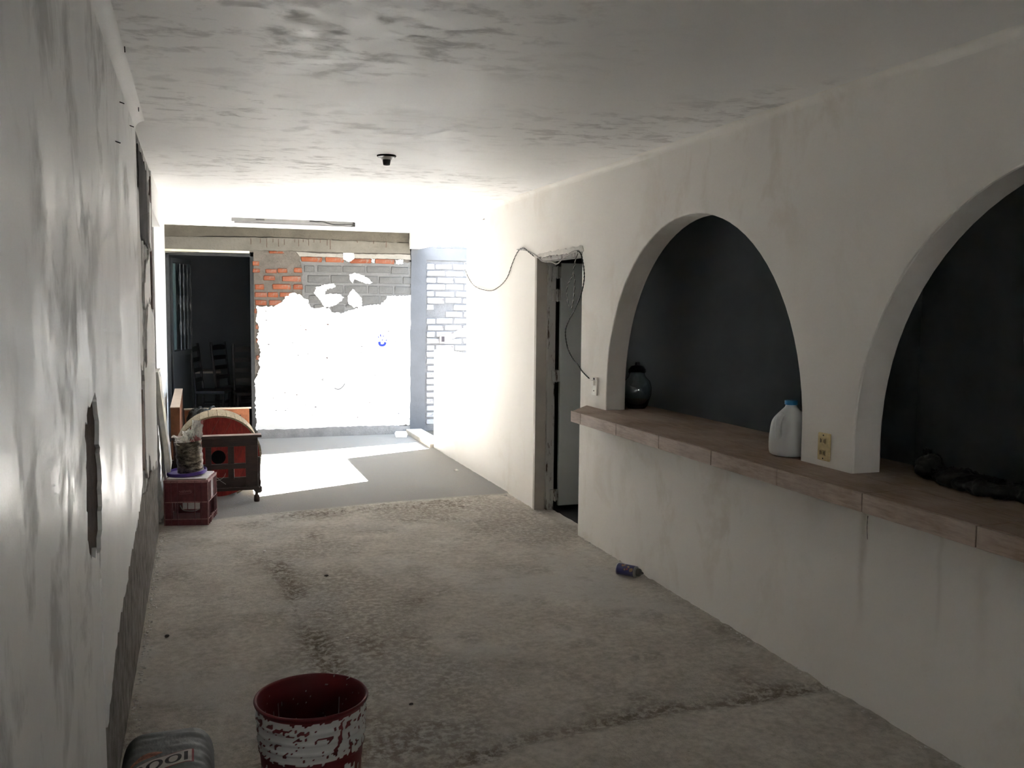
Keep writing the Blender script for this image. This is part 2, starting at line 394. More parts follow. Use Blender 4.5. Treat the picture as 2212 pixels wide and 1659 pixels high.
bv = wr.modifiers.new('soft_edges', 'BEVEL'); bv.width = .008; bv.segments = 2; bv.limit_method = 'ANGLE'; bv.angle_limit = math.radians(50)
mb = MB(); mb.box(XR, XR+WT, -3.2, 5.98, -.05, .885); lw = mb.build('wall_bar_base', M_RIGHT); tag(lw, 'low plastered wall under the bar counter', None, None, 'structure')
# water stain and crack below the counter
def stained():
    t = plaster('stained_plaster', (.86, .835, .79), (.72, .675, .605), (1.6, 1.6, 1.2), .8, .2, .8, .08)
    base = t.b.inputs['Base Color'].links[0].from_socket
    sp = t.n('ShaderNodeSeparateXYZ'); t.l(t.tc.outputs['Object'], sp.inputs[0])
    def op(o, a, b=None):
        m_ = t.n('ShaderNodeMath', operation=o)
        for i, v in enumerate((a, b)):
            if v is None: continue
            if isinstance(v, (int, float)): m_.inputs[i].default_value = v
            else: t.l(v, m_.inputs[i])
        return m_.outputs[0]
    wob = op('MULTIPLY', op('SUBTRACT', t.noise(5, 4, .6), .5), .05)
    tot = None
    for y, w_, zt, zb, k in ((3.03, .020, .90, .28, .75), (2.62, .012, .62, .30, .18), (2.42, .03, .60, .25, .16), (3.35, .05, .80, .60, .2)):
        d = op('DIVIDE', op('SUBTRACT', op('ADD', sp.outputs['Y'], wob), y), w_); g = op('POWER', 2.718, op('MULTIPLY', op('MULTIPLY', d, d), -1.0))
        zf = t.n('ShaderNodeMapRange'); zf.inputs[1].default_value = zb; zf.inputs[2].default_value = zt; t.l(sp.outputs['Z'], zf.inputs[0])
        v = op('MULTIPLY', op('MULTIPLY', g, zf.outputs[0]), k); tot = v if tot is None else op('MAXIMUM', tot, v)
    gate = t.ramp(t.noise(6, 6, .65, (1, 1, .6)), [(.35, .15), (.6, 1.)])
    t.color(t.mix(op('MULTIPLY', tot, gate), base, (.36, .29, .21))); return t.m
lw.data.materials.clear(); lw.data.materials.append(stained())
t = NT('brown_water_stain', .8, .2); a = t.ramp(t.noise(9, 5, .6), [(.3, 0.), (.6, 1.)]); t.color(t.mix(a, (.50, .45, .38), (.34, .275, .20))); M_STAIN = t.m
def onwall(px, py, off=.002): p = at(px, py, 0, XR); return Vector((XR-off, p.y, p.z))
for name, pts, hw, mat in (('wall_crack', [(1875, 1114), (1873, 1140), (1874, 1165)], .0015, M_INK),):
    ps = smoothpath([onwall(*q, .0008) for q in pts], 5); k = len(ps); L = []; R2 = []
    for i, p in enumerate(ps):
        w_ = hw*(.45+.6*mnoise.noise(Vector((i*.7, hw*90, 0)))+.5*(1-i/k)); w_ = max(w_, hw*.15)
        L.append(p+Vector((0, w_, 0))); R2.append(p-Vector((0, w_, 0)))
    mb = MB(); mb.prism(L+R2[::-1], [q+Vector((.003, 0, 0)) for q in L+R2[::-1]]); mb.build(name, mat, lw)

# ------------------------------------------------------------------ bar counter: core, top tiles and fascia tiles
ct = empty('bar_counter', (2.6, 3, .88), label='brown wood look tiled bar counter running under both arches', cat='counter')
XF, XB = 2.31, 2.955
def under(o, par):
    o.parent = par; o.matrix_parent_inverse = Matrix.Translation(par.location).inverted() if par.rotation_euler.z == 0 else par.matrix_basis.inverted(); return o
mb = MB(); end = [(XF+.012, -3.0), (XB, -3.0), (XB, 5.86), (XR+.02, 5.86), (XF+.012, 5.56)]
mb.prism([(x, y, .884) for x, y in end], [(x, y, .937) for x, y in end]); under(mb.build('core_slab', M_GROUT), ct)
TL = .5295; joints = [5.411-TL*i for i in range(0, 17)]
edges = [5.575]+joints
for i in range(len(edges)-1):
    y1_, y0_ = edges[i]-.0026, edges[i+1]+.0026
    mb = MB(); mb.box(XF, XF+.0125, y0_, y1_, .879, .9495, .0018); under(mb.build('fascia_tile', M_FASCIA), ct)
rows = [(XF+.014, 2.545, .0), (2.548, 2.752, .26), (2.755, XB, .1)]
for ri, (xa, xb, off) in enumerate(rows):
    ys = [5.575-.0+(.285 if ri else 0)]+[y-off*1.0 for y in ([5.411]+joints[1:])]
    if ri == 0:
        v = [(xa, 5.413), (xb, 5.413), (xb, 5.855), (xa, 5.565)]
        mb = MB(); mb.prism([(x, y, .936) for x, y in v], [(x, y, .9505) for x, y in v]); under(mb.build('top_tile', M_TILE), ct)
        ys = joints
    for i in range(len(ys)-1):
        if ys[i]-ys[i+1] < .03: continue
        mb = MB(); mb.box(xa, xb, ys[i+1]+.002, ys[i]-.002, .936, .9505, .0015); under(mb.build('top_tile', M_TILE), ct)

# ------------------------------------------------------------------ left wall
lb = MB()
lb.box(XL-.30, XL-.016, -3.2, 6.95, -.05, H+.02)
wl_ = lb.build('wall_left', M_OLD); tag(wl_, 'left wall with grey white plaster, stripped down to the masonry in places', None, None, 'structure')
def yz(px, py): p = at(px, py, 0, XL); return (p.y, p.z)
# smooth plaster coat with a ragged foot, and a slot cut for wiring
slot = [(2.56, 1.315), (2.70, 1.345), (2.84, 1.37), (2.90, 1.30), (2.95, 1.10), (2.93, .95), (2.86, .915), (2.60, .965), (2.56, 1.02)]
lowb = [(5.02, .72), (4.75, .64), (4.35, .60), (4.05, .58), (3.70, .515), (3.45, .50), (3.26, .475), (3.12, .42), (2.99, .345), (2.93, .35)]
vert_edge = [(5.10, H+.015), (5.10, 2.45), (5.09, 1.9), (5.09, 1.3), (5.06, .95), (5.02, .72)]
rag = vert_edge[:-1]+jag([(5.02, .72)]+lowb[1:], .035, .022, 4, False)
crackline = [(2.93, .35), (2.905, .50), (2.885, .62), (2.87, .75), (2.862, .905)]
slot_r = jag([(2.862, .905), (2.93, .95), (2.95, 1.10), (2.90, 1.30), (2.84, 1.37)], .025, .020, 6, False)
pa = rag+jag(crackline, .03, .014, 5, False)[1:]+slot_r[1:]+[(2.84, 1.6), (2.84, H+.015)]      # from the slot to the stripped zone
slot_l = jag([(2.70, 1.345), (2.58, 1.315), (2.565, 1.02), (2.60, .965), (2.83, .912)], .025, .020, 9, False)
pb = [(2.84, H+.015), (2.84, 1.6), (2.84, 1.372)]+slot_l+[(2.835, .74), (2.85, .60), (2.868, .45), (2.885, .30), (2.89, .15), (2.89, -.03), (-3.2, -.03), (-3.2, H+.015)]
for pts in (pa, pb):
    mb = MB(); mb.prism([(XL, y, z) for y, z in pts], [(XL-.018, y, z) for y, z in pts]); mb.build('plaster_coat', M_LEFT, wl_)
mb = MB(); mb.box(XL-.0165, XL-.012, 2.55, 2.97, .88, 1.39); mb.build('slot_back', M_MUD, wl_)
# cement foot of the wall
pts = [(6.95, -.04), (6.95, .46)]+jag([(6.95, .46), (6.4, .60), (6.0, .60), (5.55, .56), (5.15, .62), (4.6, .70), (3.9, .66), (3.1, .52), (2.86, .40)], .05, .012, 12, False)+[(2.86, -.04)]
mb = MB(); mb.prism([(XL-.006, y, z) for y, z in pts], [(XL-.018, y, z) for y, z in pts]); mb.build('cement_foot', M_DADO, wl_)
# remains of white coat and dark chases on the stripped part between 5.1 and 6.95 m
def flake(pts, name, mat, off, seed, step=.05, amp=.035):
    q = jag(pts, step, amp, seed); mb = MB(); mb.prism([(XL-off, y, z) for y, z in q], [(XL-.017, y, z) for y, z in q]); mb.build(name, mat, wl_)
t = plaster('weathered_lime', (.60, .585, .56), (.20, .185, .17), (1, .5, .5), .8, .2, 2, .4); M_LIME = t.m
flake([(5.45, .78), (5.62, .62), (5.80, .75), (6.05, .60), (6.90, .50), (6.92, 1.0), (6.88, 1.55), (6.2, 1.62), (5.9, 1.50), (5.75, 1.25), (5.5, 1.3)], 'old_plaster', M_LIME, .003, 31)
flake([(5.12, 1.3), (5.40, 1.25), (5.42, 1.75), (5.36, 2.20), (5.12, 2.3)], 'old_plaster', M_LIME, .004, 32)
flake([(5.7, 1.60), (6.5, 1.66), (6.45, 1.95), (5.95, 1.85), (5.75, 1.75)], 'old_plaster', M_LIME, .004, 33)
flake([(6.45, 2.0), (6.75, 2.0), (6.78, 2.30), (6.6, 2.33)], 'old_plaster', M_LIME, .004, 34)
flake([(5.14, .74), (5.36, .70), (5.40, 1.10), (5.28, 1.18), (5.15, 1.0)], 'brown_patch', rough_cement('brown_cement', (.27, .21, .17), .3, 7, .7), .004, 35)
flake([(5.11, 1.62), (5.30, 1.60), (5.28, 2.42), (5.11, 2.46)], 'dark_chase', M_MUD, .010, 36, .05, .02)
flake([(5.5, 2.0), (6.35, 1.98), (6.40, 2.46), (5.45, 2.48)], 'dark_chase', rough_cement('near_black_masonry', (.055, .05, .045), .6, 6, 1), .009, 37, .05, .02)  # second one is a coarse near-black patch
flake([(6.72, 1.2), (6.94, 1.15), (6.94, 2.5), (6.80, 2.46)], 'dark_chase', M_MUD, .008, 38, .05, .02)
# dark niche with an old door, the lintel over it and the white end of the wall
mb = MB(); mb.box(XL-.30, XL-.006, 6.95, 8.55, 2.28, H+.02); o = mb.build('wall_left_lintel', M_FARW); tag(o, 'white strip of wall over the dark niche', None, None, 'structure')
mb = MB(); mb.box(-.62, -.335, 8.55, YF+.02, -.05, H+.02); o = mb.build('wall_left_end', M_FARW); tag(o, 'white end of the wall beside the black steel door', None, None, 'structure')
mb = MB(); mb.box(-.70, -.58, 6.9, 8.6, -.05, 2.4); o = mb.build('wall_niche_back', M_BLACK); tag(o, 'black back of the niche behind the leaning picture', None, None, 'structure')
# rear wall and ceiling
mb = MB(); mb.box(-9, 12, -9.2, -9, -.1, 3.2); o = mb.build('wall_bounce', M_RIGHT); tag(o, 'unseen wall added behind the viewer to bounce sunlight', None, None, 'structure')  # added out of view, bounces warm sun into the rear window
mb = MB(); mb.box(-9, 12, -9, -3.35, -.14, -.02); o = mb.build('ground_bounce', M_GROUND); tag(o, 'unseen ground added behind the viewer for bounce light', None, None, 'structure')  # unseen, added together with the bounce wall
mb = MB(); mb.box(-.6, .55, -3.35, -3.2, -.1, H+.05).box(1.35, 2.7, -3.35, -3.2, -.1, H+.05).box(.55, 1.35, -3.35, -3.2, -.1, 1.30).box(.55, 1.35, -3.35, -3.2, 1.75, H+.05)  # window opening added and sized as a weak fill from behind
o = mb.build('wall_rear', M_RIGHT); tag(o, 'unseen wall behind the viewer, its window added for fill light', None, None, 'structure')
mb = MB(); mb.box(-.75, XR+WT, -3.4, 11.65, H, H+.16); ce = mb.build('ceiling', M_CEIL); tag(ce, 'grey white ceiling with smeared skim coat', None, None, 'structure')
# cove of rounded plaster where the ceiling meets the side walls
def cove(x, sx, y0, y1, r, mat, name):
    v = []; 
    for k in range(7):
        a = math.pi/2*k/6; v.append((x+sx*r*(1-math.sin(a)), H-r*(1-math.cos(a))))
    prof = [(x, H+.005)]+v
    mb = MB(); mb.prism([(px_, y0, pz) for px_, pz in prof], [(px_, y1, pz) for px_, pz in prof])
    o = mb.build(name, mat, ce, 'auto')
cove(XR, -1, -3.2, 8.9, .035, M_RIGHT, 'cove_bar_side'); cove(XL, 1, -3.2, 5.1, .045, plain('cove_plaster', (.82, .815, .80), .6, .25, 0, .04, 3), 'cove_slot_side')

# small nails left in the ceiling and the plaster
for px_, py_, pl in ((269, 100, 'c'), (299, 231, 'c'), (258, 220, 'w'), (280, 271, 'w'), (249, 305, 'w'), (1047, 473, 'r')):
    p = at(px_, py_, 2, H) if pl == 'c' else at(px_, py_, 0, XL if pl == 'w' else XR); d = {'c': (0, .012, -.018), 'w': (.018, 0, -.006), 'r': (-.018, 0, -.006)}[pl]
    mb = MB(); mb.tube([p, p+Vector(d)], .0022, 6); mb.build('nail', M_INK, {'c': ce, 'w': wl_, 'r': wr}[pl])
# ------------------------------------------------------------------ far wall
def far(px, py, off=0): p = at(px, py, 1, YF); return (p.x, p.z)
def zm(zx, zy): return far(530+.1944*zx, 470+.1944*zy)
def zm2(zx, zy): return far(530+.1944*zx, 780+.1944*zy)
mb = MB(); mb.box(.655, XR+.03, YF, YF+.16, -.1, 2.25).box(-.36, .655, YF, YF+.16, 2.262, 2.30).box(-.36, XR+.03, YF, YF+.16, 2.25, H+.05)
mb.box(-.62, -.345, YF, YF+.16, -.1, H+.05)
wf = mb.build('wall_far', M_MORTAR); tag(wf, 'far wall with peeling white plaster, bare brick and a concrete beam', None, None, 'structure')
def patch(pts, name, mat, off, seed=0, step=.03, amp=.008, par=wf, y=YF):
    q = jag(pts, step, amp, seed) if amp else pts
    mb = MB(); mb.prism([(x, y-off, z) for x, z in q], [(x, y+.004, z) for x, z in q]); return mb.build(name, mat, par)
# ring beam and slab edge above it
patch([far(350, 512), far(352, 546), far(545, 543), zm(90, 365), zm(550, 372), zm(1200, 395), zm(1830, 400), zm(1800, 285), zm(1000, 255), zm(300, 225), far(420, 512)], 'concrete_beam', M_BEAM, .030, 3, .04, .004)
patch([far(349, 485), far(420, 488), far(600, 494), zm(980, 130), zm(1820, 165), zm(1815, 282), zm(1420, 275), zm(980, 250), zm(500, 225), zm(60, 212), far(450, 510), far(349, 513)], 'slab_edge', M_BEAM2, .022, 4, .04, .005)
for zx in (60, 165, 235, 305, 365, 430, 545, 590, 640, 700, 760, 830, 905, 940, 1240, 1420, 1560):
    a = zm(zx, 232+zx*.02); b = zm(zx, 330+rng.uniform(-60, 40))
    mb = MB(); mb.box(a[0]-.0035, a[0]+.0035, YF-.0315, YF-.0295, b[1], a[1]); mb.build('form_mark', M_MUD, wf)
# grey rendered zone, cream strip, and grey foot
patch([zm(600, 470), zm(1880, 500), zm(1875, 1000), zm(1500, 1060), zm(900, 1090), zm(640, 1010), zm(630, 800), zm(625, 560)], 'grey_render', M_GREYR, .006, 5, .04, .010)
patch([zm(560, 380), zm(800, 398), zm(1090, 400), zm(1400, 405), zm(1830, 412), zm(1840, 470), zm(1650, 460), zm(1300, 455), zm(900, 440), zm(600, 430)], 'pale_strip', rough_cement('pale_render', (.24, .228, .205), .15, 5, .3), .010, 6, .03, .004)
patch([zm2(140, 925), zm2(140, 760), zm2(600, 750), zm2(1000, 730), zm2(1500, 715), zm2(1900, 715), zm2(1900, 860), zm2(1000, 885)], 'cement_foot', rough_cement('grey_foot', (.24, .23, .22), .25, 6, .6), .018, 7, .03, .006)
# white coat with its broken edge
main = [zm(128, 985), zm(330, 988), zm(400, 945), zm(440, 885), zm(520, 840), zm(600, 850), zm(640, 885), zm(700, 915), zm(690, 955), zm(760, 1010), zm(830, 1000), zm(930, 1005),
        zm(950, 1045), zm(1060, 1065), zm(1130, 1040), zm(1290, 985), zm(1420, 975), zm(1500, 965), zm(1555, 915), zm(1570, 870), zm(1700, 872), zm(1858, 865),
        zm(1865, 960), zm(1872, 1050), zm(1890, 1300), zm(1878, 1420), zm(1858, 1500), zm(1850, 1640), zm2(1850, 150), zm2(1880, 215), zm2(1850, 320), zm2(1838, 520), zm2(1830, 700),
        zm2(1700, 722), zm2(1470, 722), zm2(1200, 742), zm2(1000, 742), zm2(850, 762), zm2(430, 772), zm2(210, 800), zm2(120, 770), zm2(110, 560), zm2(105, 200), zm2(160, 90), zm2(140, 20),
        zm(150, 1600), zm(165, 1480), zm(120, 1330), zm(150, 1250), zm(120, 1130), zm(130, 1040)]
patch(main, 'white_plaster', M_FARW, .016, 8, .018, .012)
for k, b in enumerate([
    [(760, 840), (790, 770), (880, 742), (985, 735), (1000, 775), (900, 800), (880, 850), (960, 848), (1050, 852), (1095, 890), (1060, 930), (970, 985), (880, 1000), (845, 940), (800, 880)],
    [(1152, 640), (1215, 612), (1290, 640), (1370, 680), (1412, 728), (1340, 738), (1250, 700), (1205, 690), (1195, 730), (1160, 690)],
    [(1100, 375), (1105, 330), (1120, 322), (1140, 370), (1202, 392), (1205, 460), (1150, 495), (1092, 470), (1080, 400)],
    [(1135, 880), (1190, 790), (1230, 830), (1292, 905), (1290, 985), (1200, 1000), (1140, 960)],
    [(1662, 470), (1752, 468), (1745, 517), (1672, 515)], [(1402, 458), (1438, 462), (1436, 502), (1405, 498)]]):
    patch([zm(*q) for q in b], 'white_plaster', M_FARW, .019, 40+k, .012, .008)
for k in range(46):
    x_, z_ = (rng.uniform(.75, 2.45), rng.uniform(.2, 1.62)); s_ = rng.uniform(.004, .012)
    patch([(x_-s_*1.6, z_), (x_-s_*.3, z_+s_*.7), (x_+s_*1.4, z_+s_*.3), (x_+s_*.6, z_-s_*.8)], 'plaster_pit', M_GREYR if k % 4 else M_MUD, .0172, k, .01, .002)
def brick_mesh(w, h, d, seed):
    rg = random.Random(seed); b2 = bmesh.new(); bmesh.ops.create_cube(b2, size=1)
    bmesh.ops.scale(b2, vec=(w, d, h), verts=b2.verts)
    bmesh.ops.bevel(b2, geom=list(b2.edges), offset=min(.007, h*.2), segments=1, affect='EDGES')
    for v in b2.verts: v.co += Vector((rg.uniform(-1, 1)*.004, rg.uniform(-1, 1)*.003, rg.uniform(-1, 1)*.003))
    me = bpy.data.meshes.new('brick'); b2.to_mesh(me); b2.free(); return me
def brick(x0, x1, z0, z1, y, proud, mat, par, seed, name='brick'):
    me = brick_mesh(x1-x0, z1-z0, .05, seed); o = link(name, me, mat, par)
    o.location = ((x0+x1)/2, y-proud+.025, (z0+z1)/2); return o
OR = [(260, 430, 370, 402), (78, 155, 485, 535), (78, 160, 568, 612), (225, 350, 572, 618), (355, 465, 562, 616), (540, 630, 558, 614), (200, 330, 645, 700), (410, 618, 648, 712),
      (105, 205, 740, 800), (300, 505, 738, 798), (530, 635, 742, 800), (105, 240, 828, 888), (248, 362, 828, 886), (382, 520, 832, 885), (108, 240, 915, 975), (262, 402, 915, 975),
      (100, 128, 1015, 1062), (112, 145, 1190, 1240), (118, 148, 1345, 1390), (120, 152, 1530, 1580),
      (618, 852, 436, 496), (888, 1095, 440, 502), (1160, 1398, 455, 512), (1442, 1655, 460, 518)]
for i, (a, b, c, d) in enumerate(OR):
    x0, z1 = zm(a, c); x1, z0 = zm(b, d); o = brick(x0, x1, z0, z1, YF, .013, M_BRICK[i % 4], wf, i)
GR = [(650, 768, 532, 608), (800, 1070, 532, 610), (1082, 1330, 535, 612), (1348, 1602, 540, 618), (1616, 1812, 548, 632),
      (690, 934, 640, 728), (946, 1200, 640, 730), (1212, 1470, 645, 735), (1484, 1738, 655, 738), (1750, 1850, 660, 742),
      (660, 860, 752, 838), (880, 1088, 752, 840), (1100, 1350, 755, 845), (1362, 1470, 758, 848), (1482, 1640, 762, 850), (1655, 1850, 765, 850),
      (700, 842, 862, 950), (1040, 1180, 868, 955), (1300, 1490, 868, 960), (1502, 1560, 870, 955), (760, 930, 965, 1010), (960, 1100, 968, 1050), (1110, 1240, 968, 1000)]
for i, (a, b, c, d) in enumerate(GR):
    x0, z1 = zm(a, c); x1, z0 = zm(b, d); brick(x0, x1, z0, z1, YF, .014, M_BLOCK, wf, 100+i)
# blue hand print: palm arc and finger marks, thin paint on the plaster
def mark(pts, r):
    ps = smoothpath([(far(*q)[0], YF-.0165, far(*q)[1]) for q in pts], 5)
    mb = MB(); mb.tube(ps, r, 6); return mb
hp = mark([(819, 738), (820, 744), (825, 746), (830, 744), (832, 739)], .016)
for a, b in (((816, 727), (818, 729)), ((821, 722), (822, 727)), ((827, 725), (828, 727)), ((833, 736), (835, 734)), ((824, 735), (827, 734))): 
    q = mark([a, b], .007); hp.add(q.bm)
for v in hp.bm.verts: v.co.y = YF-.0165+(v.co.y-(YF-.0165))*.15
hp.build('blue_handprint', M_BLUEPAINT, wf)
mb = MB(); c0 = far(730, 832); mb.tube(smoothpath([(far(*q)[0], YF-.0158, far(*q)[1]) for q in [(722, 838), (730, 841), (738, 837), (745, 828)]], 5), .007, 6)
for v in mb.bm.verts: v.co.y = YF-.0158+(v.co.y-(YF-.0158))*.12
mb.build('grey_smear', M_GREYR, wf)
# corner pillar, patio wall of whitewashed bricks, step and the ground outside
mb = MB()
pl = [(2.555, -.05), (2.57, 2.36), (2.765, 2.36), (2.745, -.05)]
q = jag(pl, .08, .006, 61); mb.prism([(x, YF-.022, z) for x, z in q], [(x, YF+.05, z) for x, z in q])
o = mb.build('wall_corner_pillar', M_PILLAR); tag(o, 'smooth grey concrete corner pillar beside the patio opening', None, None, 'structure')
mb = MB(); top = [(2.56, -.1), (9, -.1), (9, 2.0), (4.4, 2.0), (3.68, 3.1), (2.56, 3.1)]
mb.prism([(x, YF, z) for x, z in top], [(x, YF+.16, z) for x, z in top])
wp = mb.build('wall_patio', M_PATIO); tag(wp, 'patio wall of whitewashed bricks outside the opening', None, None, 'structure')
mb = MB(); mb.box(2.74, 4.0, YF-.02, YF+.01, 2.21, 2.36); mb.build('concrete_band', M_PILLAR, wp)
zrow = .03; k = 0
while zrow < 2.13:
    x = 2.775+(.0 if k % 2 else -.115)+rng.uniform(-.02, .02)
    while x < 3.75:
        L = .225+rng.uniform(-.02, .02); a = max(x, 2.772)
        if x+L-a > .05 and not (rng.random() < .06):
            brick(a, x+L, zrow+rng.uniform(-.003, .003), zrow+.066+rng.uniform(-.004, .004), YF, .012+rng.uniform(0, .008), M_WBRICK[rng.randrange(2)], wp, 500+k*20+int(x*10))
        x += L+.016+rng.uniform(0, .01)
    zrow += .0862; k += 1
# cement smear with the bell box
pz = lambda px, py: at(px, py, 1, YF)
q = [pz(*v) for v in [(956, 728), (975, 722), (1000, 708), (1012, 702), (1014, 712), (1000, 722), (975, 732), (962, 738), (958, 742)]]
patch([(v.x, v.z) for v in q], 'cement_smear', rough_cement('fresh_cement', (.40, .36, .33), .12, 6, .3), .028, 77, .03, .006, wp)
t_ = empty('bell_box', (2.975, YF-.03, 1.21), label='small grey metal junction box on the whitewashed brick wall', cat='junction box')
mb = MB(); mb.box(-.04, .04, -.03, 0, -.055, .055, .006); mb.build('box_body', M_JAMB, t_)
mb = MB(); mb.box(-.022, .022, -.034, -.029, -.035, .035, .004); mb.build('box_opening', M_INK, t_)
mb = MB(); mb.box(2.50, XR+WT+.02, 10.22, YF, -.05, .062, .012); o = mb.build('trim_1', M_CURB); tag(o, 'concrete doorstep in the patio opening', None, None, 'structure')
mb = MB(); mb.box(XR+WT-.01, 30, 6.9+.6, 40, -.12, .03).box(5.8, 30, -20, 7.6, -.12, .03)
o = mb.build('ground_patio', M_GROUND); tag(o, 'dark earth ground of the patio outside', None, None, 'structure')  # earth kept dark to weaken its bounce into the room

# ------------------------------------------------------------------ dark rooms behind the openings
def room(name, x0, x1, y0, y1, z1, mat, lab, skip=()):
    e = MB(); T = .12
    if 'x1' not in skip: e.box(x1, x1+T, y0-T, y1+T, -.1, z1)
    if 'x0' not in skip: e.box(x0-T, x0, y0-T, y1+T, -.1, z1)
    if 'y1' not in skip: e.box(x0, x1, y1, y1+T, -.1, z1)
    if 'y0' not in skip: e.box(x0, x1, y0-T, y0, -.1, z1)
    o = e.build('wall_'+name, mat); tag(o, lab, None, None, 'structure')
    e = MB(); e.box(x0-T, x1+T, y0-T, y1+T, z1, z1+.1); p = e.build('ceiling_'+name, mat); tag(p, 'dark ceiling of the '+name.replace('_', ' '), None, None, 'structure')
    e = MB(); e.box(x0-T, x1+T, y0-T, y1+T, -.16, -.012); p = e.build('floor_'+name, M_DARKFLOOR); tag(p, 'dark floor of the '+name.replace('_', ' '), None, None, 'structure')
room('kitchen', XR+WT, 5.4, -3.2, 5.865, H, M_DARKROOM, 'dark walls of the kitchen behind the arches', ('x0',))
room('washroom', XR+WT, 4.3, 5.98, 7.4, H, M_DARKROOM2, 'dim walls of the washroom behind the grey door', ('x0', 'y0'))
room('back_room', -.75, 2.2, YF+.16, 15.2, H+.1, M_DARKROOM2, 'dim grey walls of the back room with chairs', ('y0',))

# ------------------------------------------------------------------ door_1: grey washroom door standing open
d1 = empty('door_1', (XR+.02, 6.90, 0), label='grey washroom door standing open in its rusty frame', kind='structure')
def add(mb, name, mat, par, sm=False):
    o = mb.build(name, mat, par, sm); o.matrix_parent_inverse = par.matrix_basis.inverted(); return o
mb = MB(); mb.box(XR-.004, XR+.085, 6.872, 6.915, 0, 2.02, .003); add(mb, 'jamb_face', M_JAMB, d1)
mb = MB(); mb.box(XR+.085, XR+.15, 6.845, 6.915, 0, 2.0, .003); add(mb, 'rusty_jamb', M_FRAME, d1)
mb = MB(); mb.box(XR+.02, XR+.13, 5.985, 6.872, 1.985, 2.02, .003); add(mb, 'head_frame', M_FRAME, d1)
lf = MB(); lf.box(2.735, 3.52, 6.835, 6.868, .03, 1.975, .004); leaf = add(lf, 'door_leaf', M_DOORLEAF, d1)
for z in (1.90, 1.72, 1.08, .12):
    mb = MB(); mb.box(XR+.118, XR+.185, 6.826, 6.848, z-.045, z+.045, .003); mb.tube([(XR+.155, 6.822, z-.05), (XR+.155, 6.822, z+.05)], .008, 8); add(mb, 'hinge', M_FRAME, d1)
# broken plaster over the door head
q = jag([(5.95, 2.025), (5.97, 2.055), (6.2, 2.045), (6.5, 2.05), (6.85, 2.035), (6.93, 2.03), (6.93, 2.012), (5.95, 2.012)], .03, .006, 91)
mb = MB(); mb.prism([(XR-.006, y, z) for y, z in q], [(XR+.01, y, z) for y, z in q]); mb.build('broken_edge', M_CHIP, wr)

# ------------------------------------------------------------------ door_2: black steel door in the far wall, leaf open into the back room
d2 = empty('door_2', (-.33, YF+.03, .1), label='black steel door with a scrollwork grille, open into the dark back room', kind='structure')
yb = YF+.005
mb = MB(); mb.box(-.345, -.295, yb, yb+.06, -.02, 2.235, .003); add(mb, 'frame_post', M_BLACKSTEEL, d2)
mb = MB(); mb.box(.612, .66, yb, yb+.06, -.02, 2.235, .003); add(mb, 'frame_post', M_BLACKSTEEL, d2)
mb = MB(); mb.box(-.345, .66, yb, yb+.06, 2.195, 2.235, .003); add(mb, 'frame_head', M_BLACKSTEEL, d2)
mb = MB(); mb.box(-.335, .61, YF-.032, YF+.10, 2.236, 2.262, .003); add(mb, 'lit_lintel_underside', M_CREAM, d2)  # pale colour paints the light on the lintel's underside
MR = Matrix.Translation((-.285, yb+.05, 0)) @ Matrix.Rotation(math.radians(76), 4, 'Z')      # leaf swung about its hinge
def leafbox(x0, x1, z0, z1, th=.035, y=0): 
    mb = MB(); mb.box(x0, x1, y-th/2, y+th/2, z0, z1, .003, MR); return mb
lw_ = .88
mb = leafbox(0, lw_, .10, 1.02, .02); lo = add(mb, 'leaf_lower_panel', M_BLACKSTEEL, d2)
for x0, x1, z0, z1 in ((0, .05, .08, 2.17), (lw_-.05, lw_, .08, 2.17), (.05, lw_-.05, 2.12, 2.17), (.05, lw_-.05, 1.0, 1.06), (.05, lw_-.05, .08, .13)):
    add(leafbox(x0, x1, z0, z1), 'leaf_rail', M_BLACKSTEEL, d2)
mb = leafbox(.06, .22, 1.08, 2.11, .006, .0); add(mb, 'glass_pane', M_GLASSG, d2)
mb = leafbox(.24, lw_-.06, 1.08, 2.11, .006, .012); add(mb, 'glass_pane', M_GLASS, d2)
for i, cx in enumerate((.30, .46, .62, .78)):
    mb = MB(); s = 1 if i % 2 else -1
    for zc in (1.32, 1.62, 1.90):
        ps = [MR @ Vector((cx+s*.05*math.cos(a)*(1-a/9), -.03, zc+.13*math.sin(a)*(1-a/12))) for a in [j*.35 for j in range(20)]]
        mb.tube(ps, .006, 5)
    mb.tube([MR @ Vector((cx, -.03, 1.07)), MR @ Vector((cx, -.03, 2.11))], .007, 5); add(mb, 'scroll_bar', M_BLACKSTEEL, d2)

